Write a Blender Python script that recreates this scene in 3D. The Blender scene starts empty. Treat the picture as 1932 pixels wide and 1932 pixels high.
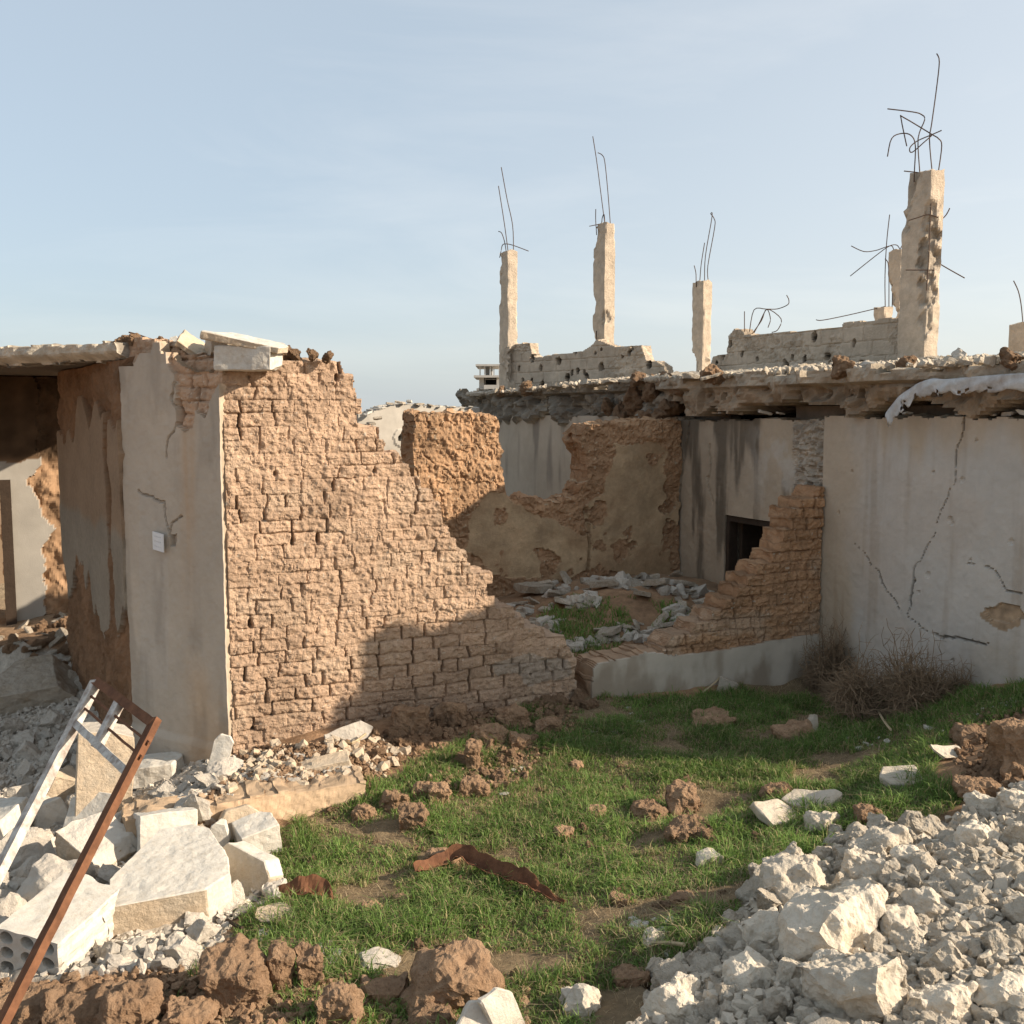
import bpy, bmesh, math, random
import numpy as np
from mathutils import Vector, Matrix, noise as mnoise
random.seed(7); rng = np.random.default_rng(7)
scene = bpy.context.scene
COL = scene.collection
R = math.radians

# ------------------------------------------------------------------ camera model
F = 1932.0; CX = 966.0; CZ = 2.7
PIT = math.atan((966 - 775) / F)
cp, sp = math.cos(PIT), math.sin(PIT)
def ray(px, py):
    u = (px - CX) / F; v = -(py - CX) / F
    return Vector((u, cp + v * sp, -sp + v * cp))
def at(px, py, Y):
    d = ray(px, py); t = Y / d.y
    return Vector((d.x * t, Y, CZ + d.z * t))
def onz(px, py, z):
    d = ray(px, py); t = (z - CZ) / d.z
    return Vector((d.x * t, d.y * t, z))
def topx(x, y, z):
    dz = z - CZ
    f = y * cp - dz * sp; up = y * sp + dz * cp
    return CX + F * x / f, CX - F * up / f

# ------------------------------------------------------------------ noise
def _h(ix, iy, iz, s):
    n = (ix.astype(np.int64) * 374761393 + iy.astype(np.int64) * 668265263 + iz.astype(np.int64) * 2147483647 + s * 974711) & 0xffffffff
    n = ((n ^ (n >> 13)) * 1274126177) & 0xffffffff
    n = ((n ^ (n >> 16)) * 2246822519) & 0xffffffff
    n = n ^ (n >> 15)
    return (n & 0xffffff) / float(0xffffff)
def vn(x, y, z=0.0, s=0):
    x = np.asarray(x, float); y = np.asarray(y, float); z = np.asarray(z, float) + np.zeros_like(x)
    ix, iy, iz = np.floor(x), np.floor(y), np.floor(z)
    fx, fy, fz = x - ix, y - iy, z - iz
    fx = fx * fx * (3 - 2 * fx); fy = fy * fy * (3 - 2 * fy); fz = fz * fz * (3 - 2 * fz)
    r = 0
    for a in (0, 1):
        for b in (0, 1):
            for c in (0, 1):
                w = (fx if a else 1 - fx) * (fy if b else 1 - fy) * (fz if c else 1 - fz)
                r = r + w * _h(ix + a, iy + b, iz + c, s)
    return r * 2 - 1
def fbm(x, y, z=0.0, s=0, o=4):
    r = 0; a = 1; t = 0
    x = np.asarray(x, float)
    for k in range(o):
        r = r + a * vn(x * 2 ** k, np.asarray(y, float) * 2 ** k, np.asarray(z, float) * 2 ** k, s + k * 17); t += a; a *= .5
    return r / t * 1.6
def sstep(a, b, x):
    t = np.clip((x - a) / (b - a), 0, 1); return t * t * (3 - 2 * t)
def inpoly(X, Y, poly):
    X = np.asarray(X, float); Y = np.asarray(Y, float)
    r = np.zeros(X.shape, bool); n = len(poly)
    for i in range(n):
        x0, y0 = poly[i]; x1, y1 = poly[(i + 1) % n]
        if y0 == y1: continue
        c = ((Y < y0) != (Y < y1)) & (X < (x1 - x0) * (Y - y0) / (y1 - y0) + x0)
        r ^= c
    return r
def distline(X, Y, pts):
    d = np.full(np.shape(X), 9.)
    for (x0, y0), (x1, y1) in zip(pts[:-1], pts[1:]):
        dx, dy = x1 - x0, y1 - y0; L = dx * dx + dy * dy + 1e-9
        t = np.clip(((X - x0) * dx + (Y - y0) * dy) / L, 0, 1)
        d = np.minimum(d, np.hypot(X - x0 - t * dx, Y - y0 - t * dy))
    return d

# ------------------------------------------------------------------ scene helpers
def tag(o, label=None, cat=None, group=None, kind=None):
    if label: o['label'] = label
    if cat: o['category'] = cat
    if group: o['group'] = group
    if kind: o['kind'] = kind
    return o
def empty(name, loc, label, cat, group=None):
    o = bpy.data.objects.new(name, None); COL.objects.link(o); o.location = loc
    o.empty_display_size = .1
    return tag(o, label, cat, group)
def link(name, me, mat=None, parent=None, loc=None):
    o = bpy.data.objects.new(name, me); COL.objects.link(o)
    if mat is not None and len(me.materials) == 0: me.materials.append(mat)
    if parent is not None:
        o.parent = parent
        o.matrix_parent_inverse = Matrix.Translation(parent.location).inverted()
    if loc is not None: o.location = loc
    return o
def mesh_np(name, V, faces_list, C=None):
    """faces_list: list of int arrays (n,3) or (n,4)"""
    me = bpy.data.meshes.new(name)
    V = np.asarray(V, np.float32)
    me.vertices.add(len(V)); me.vertices.foreach_set('co', V.ravel())
    fl = [f for f in faces_list if len(f)]
    loops = np.concatenate([np.asarray(f).ravel() for f in fl]).astype(np.int32)
    tot = np.concatenate([np.full(len(f), np.asarray(f).shape[1]) for f in fl]).astype(np.int32)
    st = np.concatenate([[0], np.cumsum(tot)[:-1]]).astype(np.int32)
    me.loops.add(len(loops)); me.loops.foreach_set('vertex_index', loops)
    me.polygons.add(len(tot)); me.polygons.foreach_set('loop_start', st); me.polygons.foreach_set('loop_total', tot)
    if C is not None:
        a = me.color_attributes.new('Col', 'FLOAT_COLOR', 'POINT')
        C4 = np.ones((len(V), 4), np.float32); C4[:, :3] = C
        a.data.foreach_set('color', C4.ravel())
    me.polygons.foreach_set('use_smooth', np.zeros(len(me.polygons), bool))
    me.update(calc_edges=True)
    return me

# ------------------------------------------------------------------ materials
def mat(name, base=(.5, .5, .5), attr=False, var=.25, scale=6., bump=.3, bscale=40., rough=.95, spec=.15,
        second=None, smix=.5, sscale=3., metal=0., streak=False, bdist=.02, trans=False, obvar=0.):
    m = bpy.data.materials.new(name); m.use_nodes = True
    nt = m.node_tree; N = nt.nodes; L = nt.links
    b = N['Principled BSDF']; b.inputs['Roughness'].default_value = rough
    b.inputs['Specular IOR Level'].default_value = spec; b.inputs['Metallic'].default_value = metal
    tc = N.new('ShaderNodeTexCoord')
    if attr:
        a = N.new('ShaderNodeAttribute'); a.attribute_name = 'Col'; src = a.outputs['Color']
    else:
        a = N.new('ShaderNodeRGB'); a.outputs[0].default_value = (*base, 1); src = a.outputs[0]
    if second:
        n2 = N.new('ShaderNodeTexNoise'); n2.inputs['Scale'].default_value = sscale; n2.inputs['Detail'].default_value = 6
        n2.inputs['Roughness'].default_value = .65
        mp = N.new('ShaderNodeMapping'); L.new(tc.outputs['Object'], mp.inputs[0]); L.new(mp.outputs[0], n2.inputs['Vector'])
        if streak: mp.inputs['Scale'].default_value = (1, 1, .15)
        cr = N.new('ShaderNodeMapRange'); cr.inputs['From Min'].default_value = .5 - .25 * (smix); cr.inputs['From Max'].default_value = .85 - .25 * smix
        L.new(n2.outputs['Fac'], cr.inputs['Value'])
        mx = N.new('ShaderNodeMix'); mx.data_type = 'RGBA'; L.new(cr.outputs[0], mx.inputs['Factor'])
        L.new(src, mx.inputs['A']); mx.inputs['B'].default_value = (*second, 1); src = mx.outputs['Result']
    n1 = N.new('ShaderNodeTexNoise'); n1.inputs['Scale'].default_value = scale; n1.inputs['Detail'].default_value = 8
    n1.inputs['Roughness'].default_value = .7
    L.new(tc.outputs['Object'], n1.inputs['Vector'])
    mr = N.new('ShaderNodeMapRange'); mr.inputs['From Min'].default_value = .25; mr.inputs['From Max'].default_value = .75
    mr.inputs['To Min'].default_value = 1 - var; mr.inputs['To Max'].default_value = 1 + var
    L.new(n1.outputs['Fac'], mr.inputs['Value'])
    val = mr.outputs[0]
    if obvar:
        oi = N.new('ShaderNodeObjectInfo'); m2 = N.new('ShaderNodeMapRange')
        m2.inputs['To Min'].default_value = 1 - obvar; m2.inputs['To Max'].default_value = 1 + obvar * .6
        L.new(oi.outputs['Random'], m2.inputs['Value'])
        mu = N.new('ShaderNodeMath'); mu.operation = 'MULTIPLY'; L.new(val, mu.inputs[0]); L.new(m2.outputs[0], mu.inputs[1]); val = mu.outputs[0]
    vm = N.new('ShaderNodeVectorMath'); vm.operation = 'SCALE'
    L.new(src, vm.inputs[0]); L.new(val, vm.inputs['Scale'])
    L.new(vm.outputs[0], b.inputs['Base Color'])
    if bump:
        nb = N.new('ShaderNodeTexNoise'); nb.inputs['Scale'].default_value = bscale; nb.inputs['Detail'].default_value = 10
        nb.inputs['Roughness'].default_value = .7
        L.new(tc.outputs['Object'], nb.inputs['Vector'])
        bp = N.new('ShaderNodeBump'); bp.inputs['Strength'].default_value = bump; bp.inputs['Distance'].default_value = bdist
        L.new(nb.outputs['Fac'], bp.inputs['Height']); L.new(bp.outputs[0], b.inputs['Normal'])
    if trans:
        b.inputs['Subsurface Weight'].default_value = 0
        tr = N.new('ShaderNodeBsdfTranslucent'); L.new(vm.outputs[0], tr.inputs['Color'])
        ms = N.new('ShaderNodeMixShader'); ms.inputs[0].default_value = .35
        out = N['Material Output']; L.new(b.outputs[0], ms.inputs[1]); L.new(tr.outputs[0], ms.inputs[2]); L.new(ms.outputs[0], out.inputs[0])
    return m

MUD = (.485, .335, .228); MUDR = (.36, .20, .105); PLT = (.46, .39, .31); WHT = (.62, .575, .51); CON = (.52, .43, .33); DST = (.60, .54, .46)
M = {}
M['mudwall'] = mat('mud_brick', attr=True, var=.18, scale=22, bump=.9, bscale=75, bdist=.025)
M['plaster'] = mat('lime_plaster', attr=True, var=.09, scale=5, bump=.25, bscale=60, bdist=.01)
M['concrete'] = mat('weathered_concrete', attr=True, var=.2, scale=11, bump=.6, bscale=35, bdist=.03)
M['limestone'] = mat('limestone', (.60, .525, .42), var=.16, scale=9, bump=.8, bscale=14, bdist=.03, second=(.50, .41, .30), smix=.2, sscale=4, obvar=.16)
M['limedust'] = mat('chalky_rubble', (.55, .495, .42), var=.14, scale=9, bump=.7, bscale=16, bdist=.025, second=(.50, .44, .36), smix=.4, sscale=5, obvar=.18)
M['block'] = mat('white_block', (.55, .515, .45), var=.1, scale=12, bump=.5, bscale=55, bdist=.01, second=(.44, .385, .31), smix=.22, sscale=28)
M['slabside'] = mat('broken_core', (.52, .41, .29), var=.2, scale=14, bump=.8, bscale=25, bdist=.02, second=(.42, .36, .28), smix=.4, sscale=5)
M['greystone'] = mat('grey_stone', (.49, .425, .34), var=.2, scale=9, bump=.8, bscale=16, bdist=.025, second=(.32, .25, .17), smix=.3, sscale=5, obvar=.2)
M['clod'] = mat('mud_clod', (.36, .235, .145), var=.25, scale=16, bump=1.0, bscale=50, bdist=.03, second=(.25, .15, .085), smix=.4, sscale=6, obvar=.2)
M['rust'] = mat('rusty_steel', (.165, .075, .038), var=.35, scale=20, bump=.4, bscale=60, rough=.8, second=(.10, .045, .025), smix=.5, sscale=9, bdist=.005)
M['rustpaint'] = mat('flaking_paint', (.52, .49, .44), var=.1, scale=20, bump=.4, bscale=60, rough=.7, second=(.16, .10, .07), smix=.35, sscale=16, bdist=.004)
M['rebar'] = mat('rebar_steel', (.085, .055, .04), var=.3, scale=30, bump=0, rough=.7)
M['sheet'] = mat('crumpled_sheet', (.52, .52, .51), var=.2, scale=8, bump=.2, bscale=20, rough=.55, second=(.28, .22, .18), smix=.2, sscale=5)
M['twig'] = mat('dry_twig', (.235, .165, .105), var=.3, scale=20, bump=0)
M['straw'] = mat('dry_straw', (.42, .33, .21), attr=False, var=.3, scale=20, bump=0)
M['grass'] = mat('grass_blades', attr=True, var=.2, scale=3, bump=0, rough=.6, spec=.3, trans=True)
M['dark'] = mat('dark_wood', (.05, .035, .025), var=.3, scale=10, bump=.3)
M['plastic'] = mat('white_plastic', (.66, .66, .66), var=.05, scale=10, bump=0, rough=.4, spec=.4)
M['ground'] = mat('soil_and_gravel', attr=True, var=.3, scale=22, bump=.8, bscale=30, bdist=.03)

# ------------------------------------------------------------------ ground heightfield
ctrl = [(1000,1500,-.10),(1000,1700,-.16),(900,1900,-.12),(600,1620,-.22),(480,1620,-.22),(300,1530,-.01),(420,1505,-.0),(540,1480,-.0),(630,1462,-.0),(440,1572,-.2),(560,1545,-.2),(700,1800,-.15),(450,1900,-.08),(100,1900,-.08),
 (200,1750,-.28),(60,1600,-.46),(100,1400,-.52),(30,1310,-.38),(150,1250,-.08),(200,1500,-.55),(120,1560,-.54),(200,1400,-.42),(240,1350,-.3),(0,1500,-.5),(60,1700,-.36),(200,1620,-.42),(40,1215,.1),(440,1440,-.03),(300,1640,-.26),(780,1400,-.02),(950,1340,.02),(1090,1320,.03),
 (1300,1320,-.06),(1480,1300,-.1),(1550,1310,-.1),(1700,1320,.0),(1800,1310,.2),(1932,1275,.52),(1600,1450,.0),(1750,1400,.2),
 (1900,1400,.42),(1880,1500,.33),(1500,1550,.0),(1300,1650,-.08),(1400,1720,.05),(1200,1860,-.06),(1932,1650,.37),
 (1600,1720,.25),(1932,1900,.40),(1500,1900,.26),(2200,1500,.45),(2300,1900,.4),(1260,1960,.05),(700,2100,-.1),(100,2200,.0),(1932,2500,.35),(1000,2500,.2),
 (-300,1400,-.5),(-300,1900,-.3),(-200,1280,-.3),
 (1000,1165,.45),(1280,1105,.74),(1130,1210,.36),(1340,1150,.52),(1220,1225,.3),(1170,1115,.72),(870,1150,.4)]
cw = np.array([[*onz(a, b, c)] for a, b, c in ctrl])
extra = np.array([(-9, 4, .1), (-9, 14, .1), (-5.5, 13.2, .12), (-7, 11, .15), (9, 4, .3), (9, 14, .3), (0, 20, .1), (-6, 20, .1), (6, 20, .1), (0, -1, .8), (-5, -1, .4), (5, -1, .4), (-1.5, 9.5, .35), (-2.5, 11, .4)])
cw = np.vstack([cw, extra])
_n = len(cw)
_D = np.hypot(cw[:, None, 0] - cw[None, :, 0], cw[:, None, 1] - cw[None, :, 1])
_A = np.zeros((_n + 1, _n + 1)); _A[:_n, :_n] = _D + np.eye(_n) * -.05; _A[_n, :_n] = 1; _A[:_n, _n] = 1
_w = np.linalg.solve(_A, np.append(cw[:, 2], 0))
POLY_R = [(2600,1400),(1932,1480),(1860,1530),(1760,1560),(1640,1560),(1560,1580),(1545,1640),(1440,1650),(1400,1720),(1330,1790),(1240,1830),(1215,1932),(1180,2100),(1500,2600),(2600,2600)]
POLY_L = [(-600,1180),(0,1215),(90,1225),(200,1260),(262,1320),(300,1400),(440,1430),(520,1440),(640,1430),(690,1482),(400,1568),(520,1600),(525,1700),(440,1735),(430,1790),(340,1830),(0,1860),(-600,1900)]
POLY_G = [(385,1600),(540,1560),(690,1484),(800,1440),(860,1400),(1000,1330),(1115,1316),(1300,1316),(1480,1270),(1650,1330),(1870,1305),(1932,1290),(1980,1330),(1800,1390),(1740,1470),(1840,1490),(1760,1560),(1640,1560),(1560,1580),(1545,1640),(1430,1660),(1400,1720),(1330,1790),(1240,1830),(1200,1940),(1180,2050),(700,2050),(280,1990),(300,1870),(430,1810),(450,1740),(540,1700),(520,1600)]
POLY_I = [(1000,1185),(1080,1130),(1180,1128),(1290,1150),(1260,1225),(1100,1245),(1040,1225)]
def Hs(x, y):
    x = np.asarray(x, float); y = np.asarray(y, float); sh = x.shape
    xf = x.ravel(); yf = y.ravel(); r = np.full(xf.shape, _w[_n])
    for k in range(_n): r = r + _w[k] * np.hypot(xf - cw[k, 0], yf - cw[k, 1])
    far = sstep(7, 14, np.hypot((xf - 0) * .9, (yf - 8) * .75))
    r = r * (1 - far) + .05 * far
    r = r.reshape(sh)
    return r
def H(x, y):
    z = Hs(x, y)
    x = np.asarray(x, float); y = np.asarray(y, float)
    near = 1 - sstep(10, 20, np.hypot(x, y - 8))
    return z + near * (.035 * fbm(x * 1.7, y * 1.7, 3.1, 5, 3) + .012 * fbm(x * 9, y * 9, 1.1, 9, 3))
def og(px, py, dz=0.):
    d = ray(px, py); lo, hi = 1.5, 40.
    ts = np.linspace(1.5, 30, 700)
    z = CZ + d.z * ts - H(d.x * ts, d.y * ts)
    k = np.argmax(z < 0); t = ts[k] if z.min() < 0 else 30
    if k > 0: t = ts[k - 1] + (ts[k] - ts[k - 1]) * z[k - 1] / (z[k - 1] - z[k] + 1e-9)
    return Vector((d.x * t, d.y * t, CZ + d.z * t + dz))
def pscale(v): return F / (v.y * cp - (v.z - CZ) * sp)   # P-pixels per metre there

def lines(c0, c1, step, far):
    a = list(np.arange(c0, c1 + 1e-6, step)); s = step; v = c1
    hi = []
    while v < far: s *= 1.25; v += s; hi.append(v)
    s = step; v = c0; lo = []
    while v > -far: s *= 1.25; v -= s; lo.append(v)
    return np.array(lo[::-1] + a + hi)
gx = lines(-6.5, 6.5, .04, 2500); gy = lines(2.2, 14.5, .04, 2500)
GX, GY = np.meshgrid(gx, gy)
GZ = H(GX, GY)
PX, PY = topx(GX, np.maximum(GY, .5), GZ)
wob = 14 * fbm(GX * 3, GY * 3, 0, 21, 3)
vis = GY > 1.0
inR = inpoly(PX + wob, PY + wob * .6, POLY_R) & vis; inL = inpoly(PX + wob, PY + wob * .6, POLY_L) & vis
inG = (inpoly(PX + wob, PY, POLY_G)) & vis
frontw = GY < 8.9 + .445 * (GX + 2.25) * 1.0
inR &= frontw; inG &= frontw
rough = (inR | inL).astype(float)
GZ = GZ + rough * (.05 * fbm(GX * 6, GY * 6, 0, 31, 4) + .02 * fbm(GX * 22, GY * 22, 0, 32, 2))
n1 = fbm(GX * 2.2, GY * 2.2, 0, 41, 4)[..., None]; n2 = fbm(GX * 14, GY * 14, 0, 42, 3)[..., None]
soil = np.array((.27, .165, .095)) * (1 + .25 * n1 + .2 * n2)
pale = np.array((.50, .44, .36)) * (1 + .12 * n1 + .16 * n2)
grs = np.array((.085, .085, .035)) * (1 + .3 * n1 + .3 * n2); dry = np.array((.20, .145, .085)) * (1 + .2 * n2)
gmix = sstep(-.5, .35, n1); grs = grs * gmix + dry * (1 - gmix)
soil = soil * 1.05
C = soil * 1.0
C = np.where(inG[..., None], grs, C); C = np.where(inR[..., None], pale * .85, C); C = np.where(inL[..., None], pale * .92, C)
farm = sstep(11, 15, GY)[..., None]; C = C * (1 - farm) + np.array((.33, .27, .19)) * farm
C = np.clip(C, .01, .9)
ny, nx = GX.shape
idx = np.arange(ny * nx).reshape(ny, nx)
q = np.stack([idx[:-1, :-1], idx[:-1, 1:], idx[1:, 1:], idx[1:, :-1]], -1).reshape(-1, 4)
me = mesh_np('ground', np.stack([GX, GY, GZ], -1).reshape(-1, 3), [q], C.reshape(-1, 3))
me.polygons.foreach_set('use_smooth', np.ones(len(me.polygons), bool))
tag(link('ground', me, M['ground']), kind='structure')

# ------------------------------------------------------------------ relief walls
class Plane:
    def __init__(s, p0, p1):
        s.p0 = Vector((p0[0], p0[1], 0)); d = Vector((p1[0] - p0[0], p1[1] - p0[1], 0)); s.L = d.length
        s.d = d.normalized(); s.n = s.d.cross(Vector((0, 0, 1)))
    def uz(s, px, py):
        r = ray(px, py); c = Vector((0, 0, CZ))
        t = (s.p0 - Vector((0, 0, 0))).dot(s.n) / r.dot(s.n)
        w = r * t
        return ((w - s.p0).dot(s.d), CZ + w.z)
    def poly(s, pts): return [s.uz(*p) for p in pts]
    def pt(s, u, z, off=0): v = s.p0 + s.d * u + s.n * off; v.z = z; return v

def relief(name, P, u0, u1, z0, z1, th, res, mask, disp, col, mt, parent=None, ns=6, back=0.02, edge=.02, edgecol=None, zdisp=None):
    nu = max(2, int((u1 - u0) / res)); nz = max(2, int((z1 - z0) / res))
    us = np.linspace(u0, u1, nu + 1); zs = np.linspace(z0, z1, nz + 1)
    U, Z = np.meshgrid(us, zs)
    cu, cz = np.meshgrid((us[:-1] + us[1:]) / 2, (zs[:-1] + zs[1:]) / 2)
    m = mask(cu, cz) if mask else np.ones(cu.shape, bool)
    D = disp(U, Z) if disp else np.zeros_like(U)
    Cc = col(U, Z)
    Cc = np.broadcast_to(Cc, U.shape + (3,)).reshape(-1, 3)
    vid = np.arange((nz + 1) * (nu + 1)).reshape(nz + 1, nu + 1)
    a = vid[:-1, :-1][m]; b = vid[:-1, 1:][m]; c = vid[1:, 1:][m]; d = vid[1:, :-1][m]
    # boundary directed edges
    mp = np.pad(m, 1)
    e = []
    for (sel, x, y) in ((m & ~mp[:-2, 1:-1], vid[:-1, :-1], vid[:-1, 1:]), (m & ~mp[1:-1, 2:], vid[:-1, 1:], vid[1:, 1:]),
                        (m & ~mp[2:, 1:-1], vid[1:, 1:], vid[1:, :-1]), (m & ~mp[1:-1, :-2], vid[1:, :-1], vid[:-1, :-1])):
        e.append(np.stack([x[sel], y[sel]], -1))
    e = np.concatenate(e)
    Uf, Zf, Df = U.ravel(), Z.ravel(), D.ravel()
    def pos(uu, zz, off):
        return np.stack([P.p0.x + P.d.x * uu + P.n.x * off, P.p0.y + P.d.y * uu + P.n.y * off, zz], -1)
    V = [pos(Uf, Zf, Df)]; CC = [Cc]
    nv = len(Uf)
    bv = np.unique(e); loc = -np.ones(nv, int); loc[bv] = np.arange(len(bv))
    ub, zb, db = Uf[bv], Zf[bv], Df[bv]
    ec = np.array(edgecol) if edgecol is not None else None
    base = nv; F4 = [np.stack([a, b, c, d], -1)]
    prev = bv[loc[e]] if False else e
    for k in range(1, ns + 1):
        f = k / (ns + 1) if k <= ns else 1
        off = db * (1 - f) * (1 if f < .3 else .3) - th * f
        w = min(1, f * 4)
        du = edge * w * fbm(ub * 9, zb * 9, off * 9, 77, 3); dz = edge * w * fbm(ub * 9 + 31, zb * 9, off * 9, 78, 3)
        if zdisp is not None: dz = dz + zdisp(ub, zb, f)
        V.append(pos(ub + du, zb + dz, off))
        cc = Cc[bv] if ec is None else ec * (1 + .25 * fbm(ub * 12, zb * 12, off * 12, 79, 3))[:, None]
        CC.append(np.clip(cc, .01, 1))
        cur = base + loc[e]
        F4.append(np.stack([prev[:, 1], prev[:, 0], cur[:, 0], cur[:, 1]], -1))
        prev = cur; base += len(bv)
    # back grid
    dB = back * fbm(Uf * 4, Zf * 4, 5., 80, 3)
    V.append(pos(Uf, Zf + (zdisp(Uf, Zf, 1.) if zdisp is not None else 0), -th + dB)); CC.append(Cc if ec is None else np.broadcast_to(ec, Cc.shape))
    cur = base + e
    F4.append(np.stack([prev[:, 1], prev[:, 0], cur[:, 0], cur[:, 1]], -1))
    F4.append(np.stack([d, c, b, a], -1) + base)
    V = np.concatenate(V); CC = np.concatenate(CC); F4 = np.concatenate(F4)
    used = np.zeros(len(V), bool); used[F4.ravel()] = True
    remap = np.cumsum(used) - 1
    me = mesh_np(name, V[used], [remap[F4]], np.clip(CC[used], .005, 1))
    return link(name, me, mt, parent)

def bricks(U, Z, ph, lens, seed, z_off=0.):
    """returns row, brick hash, distance to vertical joint, distance to horizontal joint, seam id"""
    Zw = Z + .012 * vn(U * 2.3, Z * 3, 0, seed + 5) + .007 * fbm(U * 9, Z * 7, 0, seed + 15, 3) + z_off
    row = np.floor(Zw / ph); fz = Zw / ph - row
    dh = np.minimum(fz, 1 - fz) * ph
    dv = np.full(U.shape, 9.); bid = np.zeros(U.shape)
    for r in np.unique(row):
        s = row == r; rr = random.Random(int(r) * 131 + seed)
        x = -1.5 - rr.random() * .3; ed = [x]
        while x < 14: x += rr.choice(lens) * (0.9 + .2 * rr.random()); ed.append(x)
        ed = np.array(ed); uu = U[s] + .014 * fbm(U[s] * 7, Z[s] * 9, 0, seed + 3, 3)
        k = np.searchsorted(ed, uu) - 1
        k = np.clip(k, 0, len(ed) - 2)
        dv[s] = np.minimum(uu - ed[k], ed[k + 1] - uu)
        near = np.where(uu - ed[k] < ed[k + 1] - uu, k, k + 1)
        bid[s] = k * 1.0 + near * 0.0 + r * 57
        if not hasattr(bricks, 'seam'): pass
    return row, bid, dv, dh
def hsh(a, s): return _h(np.floor(a * 1.0), np.zeros_like(a), np.zeros_like(a), s)

def ridge(x, y, z, sd, o=4):
    r = 0; a = 1; t = 0
    for k in range(o):
        r = r + a * (1 - 2 * np.abs(vn(x * 2 ** k, y * 2 ** k, z, sd + k * 13))); t += a; a *= .55
    return r / t
def mudbrick_disp(seed, amp=1., ph=.107, lens=(.28, .26, .3, .16, .22, .3)):
    def f(U, Z):
        row, bid, dv, dh = bricks(U, Z, ph, lens, seed)
        r1 = hsh(bid, seed); r2 = hsh(bid + 9000, seed); r3 = hsh(bid + 4000, seed)
        a = sstep(.25, .85, vn(U * 2.7, Z * 5.3, 1.7, seed + 2) * .5 + .5)
        blur = .12 + .88 * sstep(-.35, .35, fbm(U * 1.6, Z * 2.6, 0, seed + 90, 3))      # places where the mortar hides the bricks
        wv = .004 + .007 * r3
        D = (r1 - .5) * .013 * blur - .009 * blur * (1 - sstep(0, .03, np.minimum(dv, dh * 1.3))) + (r2 - .5) * .07 * np.minimum(dv, .09) * blur
        D = D - (.012 + .042 * a) * (.4 + .6 * blur) * (1 - sstep(wv * .4, wv * 1.4, dv))
        hj = sstep(-.1, .6, fbm(U * 3.5, Z * 9, 0, seed + 8, 3))
        D = D - (.003 + .011 * hj) * (.3 + .7 * blur) * (1 - sstep(0, .010, dh))
        hole = sstep(.6, .8, vn(U * 6.2, Z * 9.1, 3.3, seed + 4)) * (1 - sstep(.006, .022, dv))
        D = D - .07 * hole
        D = D + .009 * ridge(U * 14, Z * 18, 2., seed + 6, 4) + .010 * fbm(U * 26, Z * 30, 4., seed + 1, 3) + .012 * fbm(U * 3, Z * 3, 4., seed + 21, 2)
        cr = np.abs(fbm(U * 8, Z * 9, 7., seed + 30, 3)); D = D - .008 * (1 - sstep(0, .04, cr))
        return D * amp
    return f
def mudcol(seed, base=MUD, ph=.107, jk=.14):
    def f(U, Z):
        row, bid, dv, dh = bricks(U, Z, ph, (.28, .26, .3, .16, .2), seed)
        r1 = hsh(bid, seed + 50)[..., None]
        c = np.array(base) * (1 + .24 * (r1 - .5) + .16 * fbm(U * 2.5, Z * 2.5, 0, seed + 60, 3)[..., None])
        pk = sstep(.1, .6, fbm(U * 2.2, Z * 3.5, 4, seed + 62, 4))[..., None] * .55; c = c * (1 - pk) + np.array((.55, .405, .285)) * pk
        jm = (1 - sstep(.003, .012, np.minimum(dv, dh)))[..., None]; c = c * (1 - jk * jm)
        st = (vn(U * 60, Z * 60, 0, seed + 61) > .86)[..., None]
        return np.where(st, np.array((.55, .46, .36)), c)
    return f

# ---- geometry anchors
A = (-2.25, 8.03); WD = Vector((.9135, .4067)); NB = Vector((.398, -.917))   # wall direction, neighbour's wall direction
def addv(p, v, t): return (p[0] + v[0] * t, p[1] + v[1] * t)
PF = Plane(A, addv(A, WD, 1))                    # front mud wall
def fmask(P, poly, row_h=.118, jit=.05, seed=3, fine=.012):
    pol = P.poly(poly)
    def m(U, Z):
        row = np.floor(Z / row_h)
        j = (hsh(row + 500, seed) - .5) * 2 * jit
        zq = (row + .5) * row_h
        zz = zq * .75 + Z * .25
        uu = U + j + fine * fbm(U * 9, Z * 9, 0, seed + 1, 3)
        return inpoly(uu, zz + fine * fbm(U * 7, Z * 7, 0, seed + 2, 3), pol)
    return m
# big mud-brick wall
pl_L = [(300,1600),(300,1700),(1092,1700),(1090,1235),(1060,1212),(1010,1188),(985,1172),(960,1150),(932,1136),(925,1112),(920,1090),(885,1072),(878,1050),(870,1025),(850,1000),(838,975),(815,945),(795,912),(775,888),(760,866),(740,858),(735,840),(710,832),(700,808),(680,790),(670,745),(662,700),(634,676),(560,673),(535,690),(300,690)]
polyL = [(-.5, -1), (PF.uz(1092, 1300)[0], -1)] + PF.poly(pl_L[3:-1]) + [(PF.uz(535, 690)[0], PF.uz(535, 690)[1]), (-.5, PF.uz(440, 694)[1])]
def mk_mask(pol, row_h, jit, seed, fine, umin=None, umax=None, holes=()):
    def m(U, Z):
        row = np.floor(Z / row_h)
        j = (hsh(row + 500, seed) - .5) * 2 * jit
        zz = (row + .5) * row_h * .8 + Z * .2 if row_h < 5 else Z
        r = inpoly(U + j + fine * fbm(U * 9, Z * 9, 0, seed + 1, 3), zz + fine * fbm(U * 7, Z * 7, 0, seed + 2, 3), pol)
        if umin is not None: r &= U > umin
        if umax is not None: r &= U < umax
        for h in holes: r &= ~inpoly(U, Z, h)
        return r
    return m
bigw = empty('mud_brick_wall', (*A, 0), 'tall stepped sunlit mud brick wall rising left of the grass, its right side broken away in steps', 'wall')
def bd(U, Z):
    return mudbrick_disp(11)(U, Z) - .02 * sstep(2.2, 3.0, Z) * fbm(U * 2, Z * 2, 0, 5, 2)
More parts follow.
